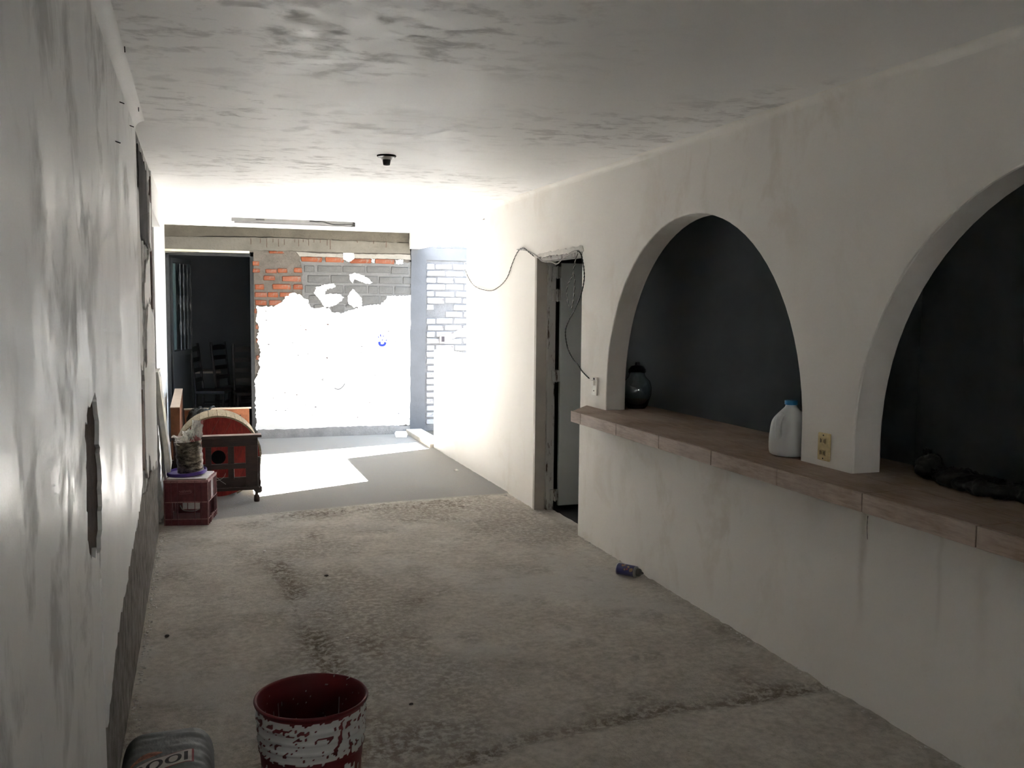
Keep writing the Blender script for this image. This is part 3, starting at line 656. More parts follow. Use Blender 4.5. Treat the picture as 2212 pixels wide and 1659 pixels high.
# ------------------------------------------------------------------ back room chairs
def chair():
    root = empty('ladder_back_chair', (0, 0, 0)); w, dp, sh, bh = .42, .40, .45, 1.05
    mb = MB(); mb.box(-w/2, w/2, -dp/2, dp/2, sh-.03, sh+.015, .012); mb.build('seat', M_CHAIRWOOD, root)
    for sx in (-1, 1):
        mb = MB(); mb.tube([(sx*(w/2-.02), -dp/2+.02, 0), (sx*(w/2-.02), -dp/2+.02, sh-.03)], .017, 8); mb.build('leg', M_CHAIRWOOD, root)
        mb = MB(); mb.tube([(sx*(w/2-.02), dp/2, 0), (sx*(w/2-.02), dp/2-.02, sh), (sx*(w/2-.015), dp/2+.05, bh), (sx*(w/2-.02), dp/2+.055, bh+.05)], .019, 8); mb.build('leg', M_CHAIRWOOD, root)
    for i, z in enumerate((.60, .74, .88, 1.02)):
        y = dp/2-.02+(z-sh)*.115; mb = MB(); n = 9; fr = []; 
        for j in range(n):
            u = -1+2*j/(n-1); fr.append((u*(w/2-.02), y, z+.025+.02*math.cos(u*1.5)*(1 if i == 3 else .3)))
        bt = [(p[0], y, z-.03) for p in reversed(fr)]
        mb.prism([(a, b-.008, c) for a, b, c in fr+bt], [(a, b+.008, c) for a, b, c in fr+bt]); mb.build('slat', M_CHAIRWOOD, root)
    for z in (.15, .27):
        for sx in (-1, 1):
            mb = MB(); mb.tube([(sx*(w/2-.02), -dp/2+.02, z), (sx*(w/2-.02), dp/2, z)], .011, 6); mb.build('stretcher', M_CHAIRWOOD, root)
        mb = MB(); mb.tube([(-w/2+.02, -dp/2+.02, z+.05), (w/2-.02, -dp/2+.02, z+.05)], .011, 6); mb.build('stretcher', M_CHAIRWOOD, root)
    return root
def copy_tree(o, parent=None):
    c = o.copy(); COL.objects.link(c); c.parent = parent
    for ch in list(o.children): copy_tree(ch, c)
    return c
c1 = chair(); labs = ['dark ladder back chair turned edge on in the back room', 'dark ladder back chair in the middle of the back room doorway', 'dark ladder back chair close to the doorway post, facing the doorway']
spots = [(.20, 13.35, math.radians(75)), (.50, 13.85, math.radians(60)), (.68, 13.02, math.radians(5))]
for i, (s_, lab) in enumerate(zip(spots, labs)):
    o = c1 if i == 0 else copy_tree(c1)
    o.location = (s_[0], s_[1], -.012); o.rotation_euler = (0, 0, s_[2]); tag(o, lab, 'chair', 'chairs in the dark back room')
t_ = empty('side_table', (.02, 14.3, -.012), label='pale topped side table against the back room wall', cat='table')
mb = MB(); mb.box(-.35, .30, -.25, .25, .64, .67, .004); mb.build('table_top', M_PALEEDGE, t_)
for sx in (-.31, .26):
    for sy in (-.21, .21):
        mb = MB(); mb.box(sx-.02, sx+.02, sy-.02, sy+.02, 0, .64, .003); mb.build('leg', M_CHAIRWOOD, t_)

# ------------------------------------------------------------------ objects piled by the niche
# crate
A0 = math.atan2(-.06, .303)
cr = empty('drinks_crate', (-.246, 7.115, 0.004), A0, label='maroon plastic drinks crate standing on the floor by the niche', cat='crate')
cw, cl, ch_ = .305, .335, .335
mb = MB(); mb.box(.006, cw-.006, .006, cl-.006, .010, .022); mb.build('crate_floor', M_CRATE, cr)
def side(name, M, w):
    mb = MB()
    mb.box(.0, w, .0, .008, .175, ch_-.01, .001, M)          # upper panel
    mb.box(.0, w, .0, .010, .0, .045, .001, M)
    for x0 in (.0, w-.055): mb.box(x0, x0+.055, .0, .009, .04, .18, .001, M)
    p = mb.build(name, M_CRATE, cr)
    for z in (.046, .172, ch_-.016):
        mb = MB(); mb.box(-.003, w+.003, -.006, .003, z-.003, z+.003, .0008, M); mb.build('rib', M_CRATEEDGE, p)
    for x in (.0, w*.15, w*.30, w*.70, w*.85, w):
        mb = MB(); mb.box(x-.0022, x+.0022, -.006, .002, .0, ch_-.01, .0008, M); mb.build('rib', M_CRATEEDGE if x in (0., w) else M_CRATE, p)
    return p
I4 = Matrix.Identity(4)
fp = side('front_side', I4, cw)
side('back_side', Matrix.Translation((cw, cl, 0)) @ Matrix.Rotation(math.pi, 4, 'Z'), cw)
side('long_side', Matrix.Translation((cw, 0, 0)) @ Matrix.Rotation(math.pi/2, 4, 'Z'), cl)
side('long_side', Matrix.Translation((0, cl, 0)) @ Matrix.Rotation(-math.pi/2, 4, 'Z'), cl)
mb = MB(); mb.box(-.006, cw+.006, -.006, .014, ch_-.012, ch_, .002).box(-.006, cw+.006, cl-.014, cl+.006, ch_-.012, ch_, .002).box(-.006, .014, 0, cl, ch_-.012, ch_, .002).box(cw-.014, cw+.006, 0, cl, ch_-.012, ch_, .002)
mb.build('rim', M_CRATEEDGE, cr)
mb = MB()                                                          # worn, raised script mark: illegible loops over an underline
sc_ = [(j/60, .30*math.sin(j*.75)*(1-.2*math.sin(j*.2))) for j in range(61)]
mb.tube([(.105+u*.085, -.0015, .250+.028*v+.006*u) for u, v in sc_], .0012, 4)
mb.tube(smoothpath([(.103, -.0015, .236), (.12, -.0015, .233), (.15, -.0015, .236), (.185, -.0015, .240), (.196, -.0015, .255)], 5), .0012, 4)
mb.build('embossed_mark', M_CRATEEDGE, fp)
mb = MB(); mb.tube(smoothpath([(.09, .09, .13), (.11, .08, .10), (.15, .08, .09), (.20, .09, .09), (.24, .10, .11)], 6), .004, 6)
o = mb.build('wire_loop', M_CABLEW, cr)
# white board, purple lid, tin, newspaper
RC = Matrix.Translation((-.246, 7.115, 0.004)) @ Matrix.Rotation(A0, 4, 'Z')
wb = empty('white_board', RC @ Vector((.16, .17, ch_+.001)), A0, label='white board lying on top of the maroon crate', cat='board')
mb = MB(); mb.box(-.145, .135, -.155, .155, 0, .009, .001); mb.build('board_sheet', M_WHITE, wb)
mb = MB(); mb.box(-.140, .130, -.1565, -.150, .001, .007); mb.build('board_edge', M_PALEEDGE, wb)
ld = empty('purple_lid', RC @ Vector((.125, .178, ch_+.021)), label='purple plastic lid under the rusty tin', cat='lid'); ld.rotation_euler = (math.radians(2), math.radians(-4), 0)
mb = MB(); mb.lathe([(.10, 0), (.140, 0), (.144, .004), (.144, .024), (.138, .026), (.136, .008), (.10, .006)], 40); mb.build('lid_rim', M_PURPLE, ld, 'auto')
mb = MB(); mb.lathe([(.0, .002), (.10, .002), (.105, .007), (.0, .008)], 40, cap=False); mb.build('lid_disc', M_PURPLE, ld, 'auto')
tn = empty('rusty_tin', RC @ Vector((.150, .19, ch_+.034)), label='dented rusty tin can standing on the purple lid', cat='tin can'); tn.rotation_euler = (0, math.radians(-4), 0)
prof = [(.092, 0), (.097, .002), (.097, .010)]
for i in range(22): prof.append((.0945+.0022*math.sin(i*1.3), .014+i*.0095))
prof += [(.098, .224), (.098, .232), (.093, .232), (.091, .02), (.0, .018)]
mb = MB(); mb.lathe(prof, 40); o = mb.build('tin_body', M_TIN, tn, 'auto')
for v in o.data.vertices: v.co.x += .004*mnoise.noise(v.co*14); v.co.y += .004*mnoise.noise(v.co*14+Vector((5, 3, 1)))
def crumple(name, size, loc, rot, seed, mat, par=None, n=14, amp=.22):
    b2 = bmesh.new(); bmesh.ops.create_grid(b2, x_segments=n, y_segments=n, size=.5); rg = random.Random(seed); off = Vector((rg.uniform(0, 50),)*3)
    for v in b2.verts:
        p = v.co.copy(); h = mnoise.fractal(p*3.1+off, 1, 2, 3); h2 = mnoise.noise(p*7+off*1.3)
        v.co = Vector((p.x*size[0]*(1+.2*h2), p.y*size[1]*(1+.15*h), (h*amp+.10*h2+p.x*p.x*1.4)*size[2]))
    bmesh.ops.solidify(b2, geom=list(b2.faces), thickness=.0012)
    me = bpy.data.meshes.new(name); b2.to_mesh(me); b2.free(); o = link(name, me, mat, par); o.location = loc; o.rotation_euler = rot; return o
tp = RC @ Vector((.150, .19, ch_+.034))
np_ = empty('crumpled_newspaper', tp+Vector((.0, 0, .21)), label='crumpled newspaper sheets sticking out of the rusty tin', cat='newspaper')
crumple('rolled_sheet', (.085, .19, .10), (.035, .0, .075), (math.radians(82), math.radians(8), math.radians(20)), 3, M_NEWS, np_)
crumple('folded_sheet', (.13, .10, .12), (-.035, -.02, .025), (math.radians(40), math.radians(-20), 0), 5, M_NEWS, np_)
crumple('torn_sheet', (.06, .12, .10), (-.002, -.03, .055), (math.radians(70), math.radians(-25), math.radians(-15)), 8, M_NEWS, np_)
# pictures leaning in the niche
def leaning(name, lab, yb0, yb1, xb, zb, xt, zt, th, face, edge, dy=0.0):
    root = empty(name, (xb, yb0, zb), label=lab, cat='picture board')
    u = Vector((xt-xb, dy, zt-zb)); nrm = Vector((zt-zb, 0, -(xt-xb))).normalized()*th; w_ = Vector((0, yb1-yb0, 0))
    c = [Vector((0, 0, 0)), w_, w_+u, u]
    mb = MB(); mb.prism([p for p in c], [p-nrm for p in c]); mb.build('board_core', edge, root)
    i0 = [p+nrm*.05 for p in (u*.02+w_*.03, w_*.97+u*.02, w_*.97+u*.98, w_*.03+u*.98)]
    mb = MB(); mb.prism(i0, [p-nrm*.12 for p in i0]); mb.build('picture_face', face, root); return root
t = NT('faded_picture', .6, .3)
g = t.ramp(t.noise(3.2, 3, .5, (1, 1, 1)), [(.42, 0.), (.58, 1.)]); c = t.mix(g, (.74, .69, .52), (.72, .71, .68)); b = t.ramp(t.noise(6, 2, .5), [(.60, 0.), (.66, .8)]); t.color(t.mix(b, c, (.20, .24, .33))); M_PICT = t.m
M_EDGEW = plain('dirty_board_edge', (.82, .80, .75), .8, .2, 0, .12, 20)
leaning('framed_picture', 'tall faded picture board leaning on the crate against the wall', 7.17, 7.62, -.202, .388, -.272, 1.13, .030, M_PICT, M_EDGEW, -.02)
leaning('grey_board', 'narrow grey board standing behind the faded picture', 7.42, 7.70, -.215, .0, -.30, .98, .014, M_EDGEW, M_EDGEW)
# torn plastic behind the crate
o = crumple('plastic_sheet', (.05, .62, .10), (-.310, 7.20, .34), (math.radians(88), 0, math.radians(80)), 21, M_WHITE); tag(o, 'torn white plastic strip hanging behind the maroon crate', 'plastic sheet')

# dark wooden bed headboard
hb = empty('wooden_headboard', (.12, 7.79, 0.006), label='dark stained wooden headboard with square openings and turned legs', cat='headboard')
hx0, hx1 = -.315, .335
def hbp(name, x0, x1, z0, z1, y0=-.02, y1=.02, bev=.003): mb = MB(); mb.box(x0, x1, y0, y1, z0, z1, bev); return mb.build(name, M_DARKWOOD, hb)
hbp('cap_rail', hx0-.015, hx1+.03, .538, .560, -.05, .05, .004)
mb = MB(); mb.box(hx0-.013, hx1+.028, -.048, .048, .5605, .5615); mb.build('cap_top_sheet', plain('pale_cap_top', (.42, .33, .30), .9, .1), hb)  # thin paler sheet over the cap's upper face
hbp('top_rail', hx0, hx1, .468, .538)
hbp('stile', hx1-.095, hx1, .125, .468); hbp('stile', hx0, hx0+.06, .125, .468)
for x in (-.19, -.045, .130): hbp('mullion', x-.028, x+.018, .20, .468)
hbp('middle_rail', hx0+.06, hx1-.095, .285, .325, -.024, .02)
hbp('lower_panel', hx0+.06, hx1-.095, .125, .212, -.015, .015)
hbp('bottom_rail', hx0, hx1+.01, .105, .130, -.03, .03)
for sx in (hx0+.03, hx1-.012):
    mb = MB(); mb.lathe([(.020, 0), (.024, .02), (.022, .055), (.013, .066), (.013, .085), (.022, .098), (.026, .108)], 14); o = mb.build('leg', M_DARKWOOD, hb, 'auto'); o.location = (sx, 0, -.004)
for s_ in (0, 1):
    mb = MB(); mb.lathe([(.018, 0), (.030, .01), (.030, .05), (.018, .06), (.024, .09), (.016, .12), (.022, .30)], 12); o = mb.build('edge_moulding', M_DARKWOOD, hb, 'auto'); o.location = (hx1+.004 if s_ else hx0-.004, .02, .07)
# thin loose wire on the headboard
mb = MB(); mb.tube(smoothpath([(-.03, 7.755, .17), (.06, 7.752, .18), (.12, 7.752, .23), (.16, 7.752, .20), (.20, 7.752, .17)], 6), .0016, 5)
mb.tube(smoothpath([(0, 7.754, .25), (.07, 7.752, .245), (.13, 7.752, .205), (.18, 7.752, .225), (.20, 7.752, .26)], 6), .0016, 5)
o = mb.build('loose_wire', M_CABLEW); tag(o, 'thin loose wire hanging over the lower panel of the headboard', 'wire')

# cable drum behind it
DR = .335
dm = empty('cable_drum', (.153, 8.08, .008), label='wooden cable drum with red planked end and pale lagging boards', cat='cable drum')
n = 7; w_ = 2*DR/n; zc = DR
ANG = math.radians(28)
for i in range(n):                                     # planks of the red end
    x0 = -DR+i*w_+.0015; x1 = -DR+(i+1)*w_-.0015; pts = []
    for j in range(13):
        x = x0+(x1-x0)*j/12; pts.append((x, math.sqrt(max(0, DR*DR-x*x))))
    ring = pts+[(x, -z) for x, z in reversed(pts)]
    ring = [(x*math.cos(ANG)+z*math.sin(ANG), z*math.cos(ANG)-x*math.sin(ANG)) for x, z in ring]
    mb = MB(); mb.prism([(x, 0, zc+z) for x, z in ring], [(x, .035, zc+z) for x, z in ring]); mb.build('end_plank', M_REDWOOD, dm)
mb = MB(); mb.lathe([(.0, -.004), (.058, -.004), (.058, .01), (.0, .01)], 28, Matrix.Translation((0, 0, zc)) @ Matrix.Rotation(-math.pi/2, 4, 'X') @ Matrix.Rotation(math.pi, 4, 'X') , cap=False); mb.build('hole_dark_disc', M_BLACK, dm)  # black disc painted for the dark inside the hole
NB = 30
for i in range(NB):                                    # lagging boards round the drum
    a0 = 2*math.pi*i/NB+.006; a1 = 2*math.pi*(i+1)/NB-.006; pr = []
    for r in (DR+.002, DR+.016):
        for a in ((a0, (a0+a1)/2, a1) if r < DR+.01 else (a1, (a0+a1)/2, a0)): pr.append((r*math.sin(a), zc+r*math.cos(a)))
    if zc+DR*math.cos((a0+a1)/2) < .02: continue
    mb = MB(); mb.prism([(x, -.004, z) for x, z in pr], [(x, .50, z) for x, z in pr]); mb.build('lagging_board', M_PALEWOOD, dm)
mb = MB(); mb.lathe([(.0, .46), (DR, .46), (DR, .495), (0, .495)], 40, Matrix.Translation((0, 0, zc)) @ Matrix.Rotation(-math.pi/2, 4, 'X'), cap=False); mb.build('rear_end', M_PALEWOOD, dm)
# nails along the front of the lagging
mb = MB()
for i in range(NB):
    a = 2*math.pi*(i+.5)/NB; r = DR+.017; mb.lathe([(.004, 0), (.004, .002)], 6, Matrix.Translation((r*math.sin(a), .07, zc+r*math.cos(a))) @ Matrix.Rotation(a, 4, 'Y'))
mb.build('nail_heads', M_INK, dm)['kind'] = 'stuff'

# laminate bed parts at the back
bp = empty('bed_board', (-.205, 9.1, 0.008), label='tall brown laminate panel on edge with a pale top, beside the drum', cat='board')
mb = MB(); mb.box(-.042, .040, 0, 2.0, .0, .655, .003); mb.build('panel_body', M_LAMINDARK, bp)
mb = MB(); mb.box(-.043, .041, -.001, 2.001, .655, .662, .001); mb.build('pale_top_strip', M_PALEEDGE, bp)  # paler strip, light on the panel's top put into its colour
bf = empty('laminate_bed_frame', (.2, 10.62, 0.008), label='low orange brown laminate bed frame behind the cable drum', cat='bed frame')
mb = MB(); mb.box(-.345, .335, -.02, .02, .16, .468, .003); mb.build('end_board', M_LAMIN, bf)
mb = MB(); mb.box(-.350, .355, -.03, .025, .468, .482, .002); mb.build('pale_top_strip', M_PALEEDGE, bf)
for x in (-.31, .31): mb = MB(); mb.box(x-.03, x+.02, -.018, .03, 0, .17, .003); mb.build('leg', M_LAMIN, bf)
mb = MB(); mb.box(.20, .245, -.022, -.018, .36, .40); mb.build('cut_out_dark', M_BLACK, bf)  # black plate painted for the dark of an opening
mb = MB(); mb.box(-.345, .335, .0, .75, .20, .23, .003); mb.build('slatted_base', M_LAMIN, bf)
def blob(name, pts, mat, sub=3, amp=.03, fr=9, seed=0):
    """lumpy soft thing: hull of overlapping balls, roughened"""
    mb = MB()
    b2 = bmesh.new()
    for (x, y, z, rx, ry, rz) in pts:
        r = bmesh.ops.create_icosphere(b2, subdivisions=sub, radius=1)
        for v in r['verts']: v.co = Vector((x+v.co.x*rx, y+v.co.y*ry, z+v.co.z*rz))
    me = bpy.data.meshes.new(name); b2.to_mesh(me); b2.free(); o = link(name, me, mat)
    rm = o.modifiers.new('merge', 'REMESH'); rm.mode = 'VOXEL'; rm.voxel_size = .006
    dg = bpy.context.evaluated_depsgraph_get(); m2 = bpy.data.meshes.new_from_object(o.evaluated_get(dg)); o.modifiers.clear(); o.data = m2
    off = Vector((seed*3.1, seed*1.7, seed))
    zmin = min(v.co.z for v in m2.vertices)
    for v in m2.vertices:
        d = mnoise.fractal(v.co*fr+off, 1, 2, 4)*amp; v.co += v.normal*d; v.co.z = max(v.co.z, zmin+.004)
    m2.polygons.foreach_set('use_smooth', [True]*len(m2.polygons)); return o
o = blob('black_bag', [(-.02, 10.45, .40, .10, .10, .10), (.05, 10.40, .45, .07, .07, .06), (-.06, 10.42, .30, .07, .08, .09)], M_BLACKBAG, 3, .02, 11, 2)
tag(o, 'shiny black bag slumped over the laminate bed frame', 'bag')
mb = MB(); mb.tube(smoothpath([(.0, 10.45, .46), (.01, 10.58, .50), (.03, 10.66, .49), (.05, 10.72, .42)], 5), .012, 6)
mb.tube(smoothpath([(.08, 10.45, .45), (.13, 10.58, .50), (.16, 10.65, .50), (.19, 10.70, .44)], 5), .012, 6); mb.build('bag_strap', M_BLACKBAG, o)

# ------------------------------------------------------------------ ceiling things
p0 = at(500, 470, 2, H); p1 = at(765, 480, 2, H)
ft = empty('fluorescent_batten', ((p0.x+p1.x)/2, 10.3, H), label='bare white fluorescent batten with loose wires on the ceiling', cat='light fitting')
L2 = (p1.x-p0.x)/2
mb = MB(); mb.box(-L2, L2, -.028, .028, -.035, 0, .003); mb.build('channel', M_STEELGREY, ft)
mb = MB(); mb.box(-L2+.03, L2-.01, .03, .055, -.05, -.012, .004); mb.build('ballast_cover', M_STEELGREY, ft)
mb = MB(); mb.box(L2-.02, L2+.01, -.03, .03, -.05, -.004, .003); mb.build('lamp_holder', M_SOCKET, ft)
mb = MB(); mb.box(-L2*.62, -L2*.48, -.03, -.027, -.018, -.008); mb.build('slot', M_SOCKET, ft)
mb = MB(); mb.tube(smoothpath([(L2*.28, -.031, -.006), (L2*.36, -.034, -.012), (L2*.48, -.036, -.012), (L2*.62, -.036, -.034), (L2*.78, -.034, -.036), (L2*.97, -.033, -.026)], 6), .005, 6)
mb.box(L2*.25, L2*.33, -.036, -.028, -.014, -.002); mb.build('wire', M_CABLEK, ft)
pl_ = at(835, 336, 2, H)
ls = empty('ceiling_lamp_socket', (pl_.x, pl_.y, H), label='bare black bulb socket on a round plate on the ceiling', cat='lamp socket')
mb = MB(); mb.lathe([(.0, 0), (.058, 0), (.060, -.004), (.056, -.010), (.030, -.016), (.028, -.02), (0, -.02)], 32, cap=False); mb.build('base_plate', M_SOCKET, ls, 'auto')
mb = MB(); mb.lathe([(.052, -.0095), (.034, -.019), (.030, -.026), (.026, -.026)], 32, cap=False); mb.build('metal_cone', M_CHROME, ls, 'auto')
mb = MB(); mb.lathe([(.024, -.015), (.025, -.03), (.022, -.048), (.020, -.058), (.017, -.058), (.016, -.03), (.0, -.03)], 24, cap=False); mb.build('socket', M_SOCKET, ls, 'auto')

# ------------------------------------------------------------------ wires, switch, outlet
def wallpath(pts, off=.012): return [onwall(x, y, off) for x, y in pts]
def twisted(name, pts, r, mats, par=None, pitch=.05, rad=None, off=.012):
    ps = smoothpath(wallpath(pts, off), 10); rad = rad or r*1.05; acc = 0; out_ = [[], []]
    for i, p in enumerate(ps):
        if i: acc += (p-ps[i-1]).length
        d = (ps[min(i+1, len(ps)-1)]-ps[max(i-1, 0)]).normalized(); u = Vector((1, 0, 0)); w2 = d.cross(u).normalized()
        for s_ in (0, 1):
            a = acc/pitch*2*math.pi+math.pi*s_; out_[s_].append(p+(u*math.cos(a)+w2*math.sin(a))*rad)
    return out_
def resample(pts, step):
    out_ = [pts[0]]; acc = 0
    for i in range(1, len(pts)):
        a, b = Vector(pts[i-1]), Vector(pts[i]); L = (b-a).length
        if L == 0: continue
        k = max(1, int(L/step)); out_ += [a.lerp(b, j/k) for j in range(1, k+1)]
    return out_
def cable(name, lab, pts, mats, r=.0028, pitch=.05):
    fine_ = resample(smoothpath([Vector((x, y, 0)) for x, y in pts], 6), 3.0)
    pr = twisted(name, [(p.x, p.y) for p in fine_[::2]], r, mats, pitch=pitch)
    root = empty(name, (0, 0, 0), label=lab, cat='cable')
    root.location = pr[0][0]
    for s_, mt in zip(pr, mats):
        mb = MB(); mb.tube([p-root.location for p in s_[::2]], r, 5); mb.build('strand', mt, root, True)
cable('sagging_cable', 'grey cable sagging across the wall from the patio opening to the door', [(1006, 568), (1010, 590), (1028, 618), (1060, 628), (1080, 620), (1098, 600), (1110, 568), (1122, 543), (1134, 536), (1146, 545), (1156, 553)], [M_CABLEK, M_CABLEW])
cable('door_head_cable', 'pale twisted cable drooping across the top of the door opening', [(1120, 539), (1140, 541), (1160, 551), (1175, 564), (1195, 566), (1206, 570), (1218, 560), (1240, 544), (1254, 541)], [M_CABLEW, M_CABLEW])
cable('looped_cable', 'pale twisted cable hanging in a loop at the top of the door', [(1252, 542), (1244, 575), (1240, 595), (1229, 618), (1228, 642), (1234, 662), (1238, 665), (1243, 640), (1245, 605), (1242, 585), (1248, 555)], [M_CABLEW, M_CABLEK], .0024)
cable('switch_cable', 'black twisted cable running down from the door head to the switch', [(1250, 541), (1258, 548), (1264, 575), (1265, 605), (1257, 640), (1243, 672), (1232, 692), (1225, 713), (1226, 735), (1232, 758), (1243, 778), (1252, 788), (1262, 803), (1278, 819)], [M_CABLEK, M_CABLEK])
ps = at(1287, 834, 0, XR)
sw = empty('light_switch', (XR, ps.y, ps.z), label='white light switch on the narrow wall beside the door', cat='switch')
mb = MB(); mb.box(-.014, 0, -.042, .042, -.062, .062, .005); mb.build('switch_plate', M_PLATEW, sw)
mb = MB(); mb.box(-.030, -.012, -.020, .020, .005, .040, .004); mb.build('rocker', M_PLATEW, sw)
mb = MB(); mb.box(-.0155, -.013, -.006, .006, -.035, -.028).box(-.0155, -.013, -.012, .012, .043, .056); mb.build('screw_slots', M_INK, sw)
po = at(1783, 965, 0, XR)
ol = empty('power_outlet', (XR, po.y, po.z), label='yellowed double power outlet on the pillar between the arches', cat='outlet')
mb = MB(); mb.box(-.012, 0, -.038, .038, -.060, .060, .005); mb.build('outlet_plate', M_PLATEY, ol)
for z in (-.026, .026):
    mb = MB(); mb.box(-.015, -.010, -.019, .019, z-.012, z+.012, .002); s_ = mb.build('socket', M_PLATEY, ol)
    mb = MB(); mb.box(-.0158, -.014, -.008, -.0055, z-.007, z+.007).box(-.0158, -.014, .0055, .008, z-.007, z+.007).box(-.0158, -.014, .013, .016, z-.009, z+.009).box(-.0158, -.014, -.016, -.013, z-.009, z+.009); mb.build('slots', M_INK, s_)
mb = MB(); mb.box(-.0128, -.0115, -.003, .003, .047, .053).box(-.0128, -.0115, -.003, .003, -.053, -.047); mb.build('screws', M_INK, ol)

# ------------------------------------------------------------------ things on the counter
def jug():
    root = empty('milk_jug', (2.585, 3.592, .9508), math.radians(176), label='white translucent plastic gallon jug with a blue cap on the counter', cat='jug')
    lev = [(0, .060, .3), (.006, .071, .3), (.03, .074, .28), (.085, .074, .28), (.10, .072, .26), (.115, .071, .25), (.15, .069, .18), (.172, .062, .1), (.190, .050, 0), (.208, .036, 0), (.222, .024, 0), (.228, .020, 0), (.243, .020, 0)]
    n = 40; vs = []; fs = []
    for z, r, sq in lev:
        for i in range(n):
            a = 2*math.pi*i/n; c, s_ = math.cos(a), math.sin(a); rr = r*(1+sq*.22*(1-abs(math.cos(2*a)))**1.0)
            # hollow beside the handle
            k = math.exp(-((a-math.radians(20))/.42)**2) if a < math.pi else math.exp(-((a-2*math.pi-math.radians(20))/.42)**2)
            hd = math.exp(-((z-.135)/.045)**2); rr *= 1-.34*k*hd
            vs.append((rr*c, rr*s_, z))
    m_ = len(lev)
    for j in range(m_-1):
        for i in range(n): fs.append((j*n+i, j*n+(i+1) % n, (j+1)*n+(i+1) % n, (j+1)*n+i))
    fs.append(tuple(reversed(range(n)))); fs.append(tuple(range((m_-1)*n, m_*n)))
    mb = MB(); mb.raw(vs, fs); o = mb.build('jug_body', M_JUG, root, True); s2 = o.modifiers.new('smooth', 'SUBSURF'); s2.levels = 1; s2.render_levels = 1
    d = Vector((math.cos(math.radians(20)), math.sin(math.radians(20)), 0))
    mb = MB(); mb.tube(smoothpath([d*.052+Vector((0, 0, .195)), d*.063+Vector((0, 0, .180)), d*.071+Vector((0, 0, .15)), d*.071+Vector((0, 0, .115)), d*.064+Vector((0, 0, .088))], 6), .0115, 10); mb.build('handle', M_JUG, root, True)
    mb = MB(); prof = [(0, .236), (.0225, .236), (.0235, .238), (.0235, .254), (.022, .256), (0, .256)]; mb.lathe(prof, 28, cap=False); mb.build('cap', M_BLUECAP, root, 'auto')
    root.scale = (1.24, 1.24, 1.0)
    return root
jug()
jr = empty('glass_jar', (2.80, 5.60, .9508), label='dark glass jar with a neck standing behind the arch jamb', cat='jar')
mb = MB(); mb.lathe([(.0, 0), (.060, 0), (.075, .02), (.098, .09), (.100, .14), (.088, .185), (.058, .215), (.050, .235), (.060, .245), (.060, .252), (.052, .254), (.046, .236), (.054, .212), (.084, .18), (.095, .14), (.093, .09), (.07, .024), (0, .012)], 36, cap=False); mb.build('jar_body', M_GLASS, jr, True)
mb = MB(); mb.lathe([(0, .254), (.056, .254), (.058, .262), (.04, .285), (.015, .292), (.013, .31), (0, .312)], 28, cap=False); mb.build('jar_lid', M_SOCKET, jr, 'auto')
o = blob('black_plastic_bundle', [(2.745, 2.90, 1.005, .055, .05, .055), (2.76, 2.78, .985, .075, .10, .038), (2.74, 2.62, .980, .085, .13, .032), (2.79, 2.45, .978, .07, .14, .028), (2.83, 2.25, .975, .07, .16, .026), (2.755, 2.93, 1.045, .02, .02, .03)], M_BLACKBAG, 3, .022, 16, 5)
tag(o, 'crumpled bundle of black plastic lying on the counter in the nearer arch', 'plastic bundle')

# ------------------------------------------------------------------ spray can on the floor
a0 = at(1342, 1240, 2, .036); a1 = Vector((2.500, 4.885, .036)); a0 = Vector((2.405, 5.015, .038)); dirv = (a1-a0).normalized()
sc2 = empty('spray_can', (a0.x, a0.y, a0.z+.004), label='dark blue spray can lying on the floor against the bar wall', cat='spray can')
MQ = dirv.to_track_quat('Z', 'Y').to_matrix().to_4x4()
mb = MB(); mb.lathe([(.0, .002), (.030, .0), (.034, .004), (.0345, .008), (.0345, .115), (.033, .122), (.026, .128)], 32, MQ, cap=False); mb.build('can_body', M_NAVY, sc2, 'auto')
mb = MB(); mb.lathe([(.0315, -.003), (.0355, .0), (.0355, .005), (.0335, .006)], 32, MQ, cap=False); mb.build('bottom_rim', M_CHROME, sc2, 'auto')
mb = MB(); mb.lathe([(.0345, .118), (.035, .121), (.033, .126), (.026, .130), (.018, .133), (0, .133)], 32, MQ, cap=False); mb.build('shoulder_rim', M_STEELGREY, sc2, 'auto')
mb = MB(); mb.lathe([(.024, .128), (.024, .145), (.020, .152), (.010, .154), (.008, .166), (.004, .172), (0, .172)], 24, MQ, cap=False); mb.build('nozzle', M_SOCKET, sc2, 'auto')

